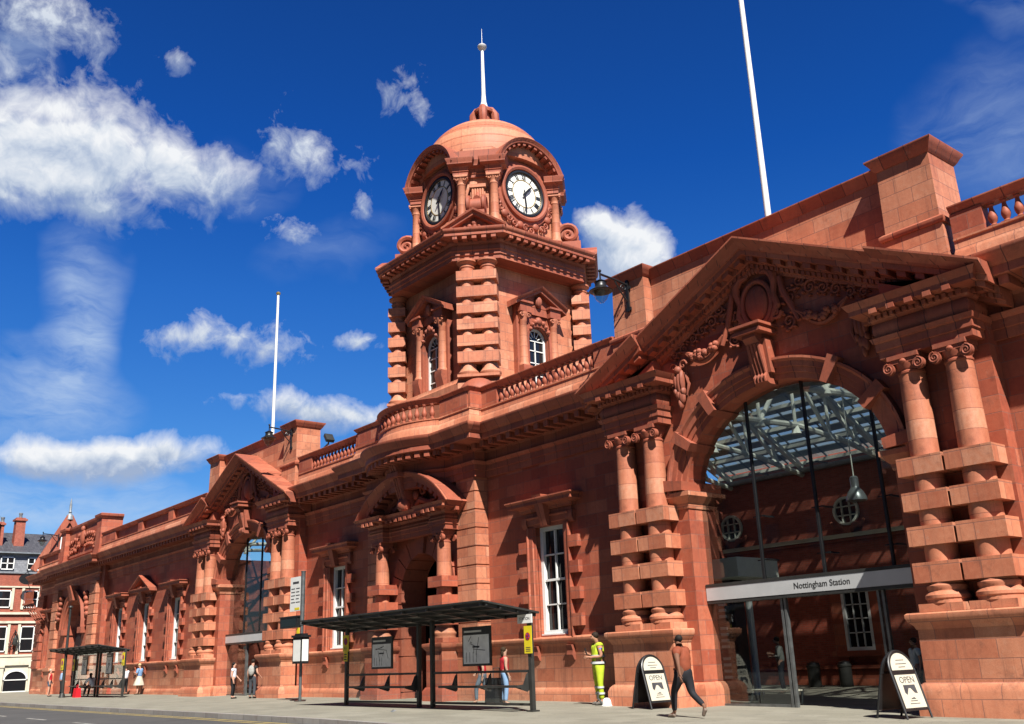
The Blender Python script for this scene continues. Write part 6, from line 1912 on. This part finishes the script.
def hv(p,s,V):
    st_ = cmat('reflective_band',(.5,.52,.52)); b = MB()
    for z,rx,ry in ((1.0,.195,.18),(1.16,.19,.175)):
        b.frames([((rx*math.cos(a)*s,ry*math.sin(a)*s,z*s),(math.cos(a),math.sin(a),0),(0,0,1)) for a in [2*PI*i/24 for i in range(24)]],[(-.01,-.03),(.012,-.03),(.012,.03),(-.01,.03)],closed=True)
    for q in 'LR':
        for f in (.5,.85):
            c = V['kn'+q].lerp(V['an'+q],f-.3)*s
            b.frames([((c.x+.078*math.cos(a)*s,c.y+.078*math.sin(a)*s,c.z),(math.cos(a),math.sin(a),0),(0,0,1)) for a in [2*PI*i/16 for i in range(16)]],[(-.012,-.025),(.01,-.025),(.01,.025),(-.012,.025)],closed=True)
    b.build('reflective_bands',st_,p,pivot=(0,0,0))
    for q in 'LR':
        a,bb = V['sh'+q]*s,V['el'+q]*s
        skin('sleeve',[(a.lerp(bb,.12),.075*s),(a.lerp(bb,.6),.072*s)],[(0,1)],0,cmat('blue_sleeve',(.08,.25,.6)),p,1)
    b = MB(); b.obox((V['wrR']+Vector((.06,-.06,.06)))*s,(.035*s,0,0),(0,.006*s,.02*s),(0,-.02*s,.07*s)); b.build('phone',M['black'],p,pivot=(0,0,0))
person('man in yellow hi-vis vest and trousers looking down beside the plinth', (-20.05,19.3,g(-20)), rad(-24), 1.93, ('skin_tan',TAN), ('hair_dark',(.02,.012,.008)), HV, HV, phone, .15, build=1.18, extra=hv, shoes=('work_boots',(.1,.09,.08)))
t = thing('hard_hat','white helmet with grey straps on the ground beside the hi-vis man','helmet',(-19.45,19.0,g(-19.5)))
b = MB(); z = g(-19.5); b.lathe([(.0,z+.21),(.06,z+.2),(.1,z+.16),(.12,z+.09),(.125,z+.03),(.15,z+.02),(.15,z+.0)][::-1],-19.5,19.0,20); b.build('shell',M['white'],t)
b = MB(); b.tube([(-19.6,18.95,z+.05),(-19.68,18.85,z+.2),(-19.6,18.8,z+.36)],.03,7); b.build('strap',M['grey'],t)
# two women in red tops behind the near shelter
person('woman in red vest top and grey jeans behind the shelter map panel', (-23.9,18.2,g(-24)), rad(-60), 1.55, ('skin_fair',FAIR), ('hair_brown',(.05,.025,.012)), ('red_top',(.5,.02,.03)), ('grey_jeans',(.12,.14,.17)), WALK, 0, long_hair=True)
person('woman in red top and pale blue jeans behind the shelter, right of the map', (-22.6,18.0,g(-23)), rad(160), 1.6, ('skin_fair',FAIR), ('hair_brown',(.05,.025,.012)), ('red_top',(.5,.02,.03)), ('pale_jeans',(.25,.36,.55)), None, 0, long_hair=True)
t = thing('suitcase','dark upright suitcase beside the two women in red tops','suitcase',(-23.25,18.1,g(-23)))
z = g(-23); b = MB(); b.frustum((-23.5,-23.0,17.95,18.25),(-23.48,-23.02,17.97,18.23),z+.05,z+.75); b.build('case_body',M['black'],t)
b = MB(); b.tube([(-23.4,18.2,z+.75),(-23.4,18.22,z+1.02),(-23.1,18.22,z+1.02),(-23.1,18.2,z+.75)],.015,6); b.build('handle',M['grey'],t)
# pair at the left archway
ped_arm = dict(elL=(.26,-.02,1.14),wrL=(.3,-.2,.95))
person('woman in white blouse and black trousers with a ponytail, at the left archway', (-42.1,18.3,g(-42)), rad(140), 1.52, ('skin_fair',FAIR), ('hair_black',(.012,.009,.008)), ('white_blouse',(.6,.63,.7)), ('black_trousers',(.012,.012,.014)), ped_arm, .45, long_hair=True)
def pack(p,s,V):
    b = MB(); b.ball((0,.2*s,1.24*s),(.15*s,.1*s,.24*s),12,9); b.build('backpack',cmat('patterned_pack',(.3,.3,.28),var=.6,scale=30),p,pivot=(0,0,0))
person('man in black T-shirt with a patterned backpack walking into the left archway', (-41.0,18.7,g(-41)), rad(-138), 1.62, ('skin_fair',FAIR), ('hair_dark',(.02,.012,.008)), ('black_shirt',(.014,.014,.016)), ('charcoal_trousers',(.05,.055,.065)), dict(wrR=(-.3,-.2,.95)), .5, extra=pack)
# far pavement
person('woman with short blonde hair, denim jacket and pale full skirt by the wall', (-58.8,19.85,g(-59)), rad(-60), 1.72, ('skin_fair',FAIR), ('hair_blonde',(.55,.38,.2)), ('denim_jacket',(.16,.28,.48)), ('pale_skirt',(.5,.45,.36)), phone, .9, skirt=('pale_skirt',(.5,.45,.36)), shoes=('brown_shoes',(.12,.06,.03)))
SIT = dict(pelvis=(0,0,.6),spine=(0,-.04,.78),chest=(0,-.12,.96),neck=(0,-.2,1.1),hl=(0,-.23,1.18),hm=(0,-.26,1.26),ht=(0,-.25,1.34),shL=(.17,-.14,1.06),shR=(-.17,-.14,1.06),elL=(.22,-.3,.84),wrL=(.14,-.5,.72),elR=(-.22,-.3,.84),wrR=(-.14,-.5,.72),
           hpL=(.09,-.04,.6),knL=(.12,-.46,.56),anL=(.12,-.62,.12),toL=(.13,-.78,.05),hpR=(-.09,-.04,.6),knR=(-.12,-.46,.56),anR=(-.12,-.56,.12),toR=(-.13,-.72,.05))
person('person with dark bushy hair in white shirt sitting on the far shelter seat', (-58.4,17.15,.24), rad(-75), 1.66, ('skin_dark',DARK), ('hair_black',(.012,.009,.008)), ('white_shirt',(.6,.62,.66)), ('black_trousers',(.012,.012,.014)), SIT, 1.4)
t = thing('shopping_bag','red shopping bag on the pavement by the far shelter seat','bag',(-59.2,16.6,.25))
b = MB(); b.frustum((-59.5,-58.9,16.45,16.75),(-59.52,-58.88,16.5,16.7),.25,.75); b.build('bag_body',cmat('red_bag',(.6,.01,.02)),t)
b = MB(); b.tube([(-59.35,16.6,.74),(-59.3,16.6,.92),(-59.1,16.6,.92),(-59.05,16.6,.74)],.015,6); b.build('handle',cmat('red_bag',(.6,.01,.02)),t)
def rucks(p,s,V):
    b = MB(); b.ball((.18*s,.12*s,.92*s),(.16*s,.09*s,.14*s),12,8); b.build('shoulder_bag',cmat('brown_bag',(.16,.06,.03)),p,pivot=(0,0,0))
person('woman in red vest top and shorts with a brown bag, near the far wall end', (-66.6,17.0,g(-65)), rad(150), 1.62, ('skin_fair',FAIR), ('hair_grey',(.4,.33,.25)), ('red_top',(.5,.02,.03)), ('denim_shorts',(.07,.09,.13)), dict(elL=(.27,.06,1.15),wrL=(.36,-.05,.92)), 0, shorts=True, extra=rucks)
person('person in blue shirt and black trousers behind the slim column', (-65.5,17.4,g(-64)), rad(165), 1.62, ('skin_tan',TAN), ('hair_dark',(.02,.012,.008)), ('blue_shirt',(.22,.31,.46)), ('black_trousers',(.012,.012,.014)), dict(elL=(.28,.0,1.15),wrL=(.24,-.16,1.0)), 1.5)
person('person in white top standing behind the right end of the far shelter', (-60.4,19.6,g(-60)), rad(-70), 1.6, ('skin_fair',FAIR), ('hair_brown',(.05,.025,.012)), ('white_shirt',(.6,.62,.66)), ('black_trousers',(.012,.012,.014)), phone, .5)
# people inside the hall
person('person in grey jacket and dark trousers inside the right archway, behind the glass', (-18.9,26.0,.1), rad(-60), 1.72, ('skin_fair',FAIR), ('hair_dark',(.02,.012,.008)), ('grey_jacket',(.33,.32,.29)), ('dark_trousers',(.02,.02,.025)), phone, 1.6)
person('person in white shirt inside the hall, behind the right-hand pavement board', (-12.55,22.6,.08), rad(-30), 1.5, ('skin_fair',FAIR), ('hair_dark',(.02,.012,.008)), ('pale_shirt',(.62,.68,.74)), ('dark_trousers',(.02,.02,.025)), None, .6)
world()
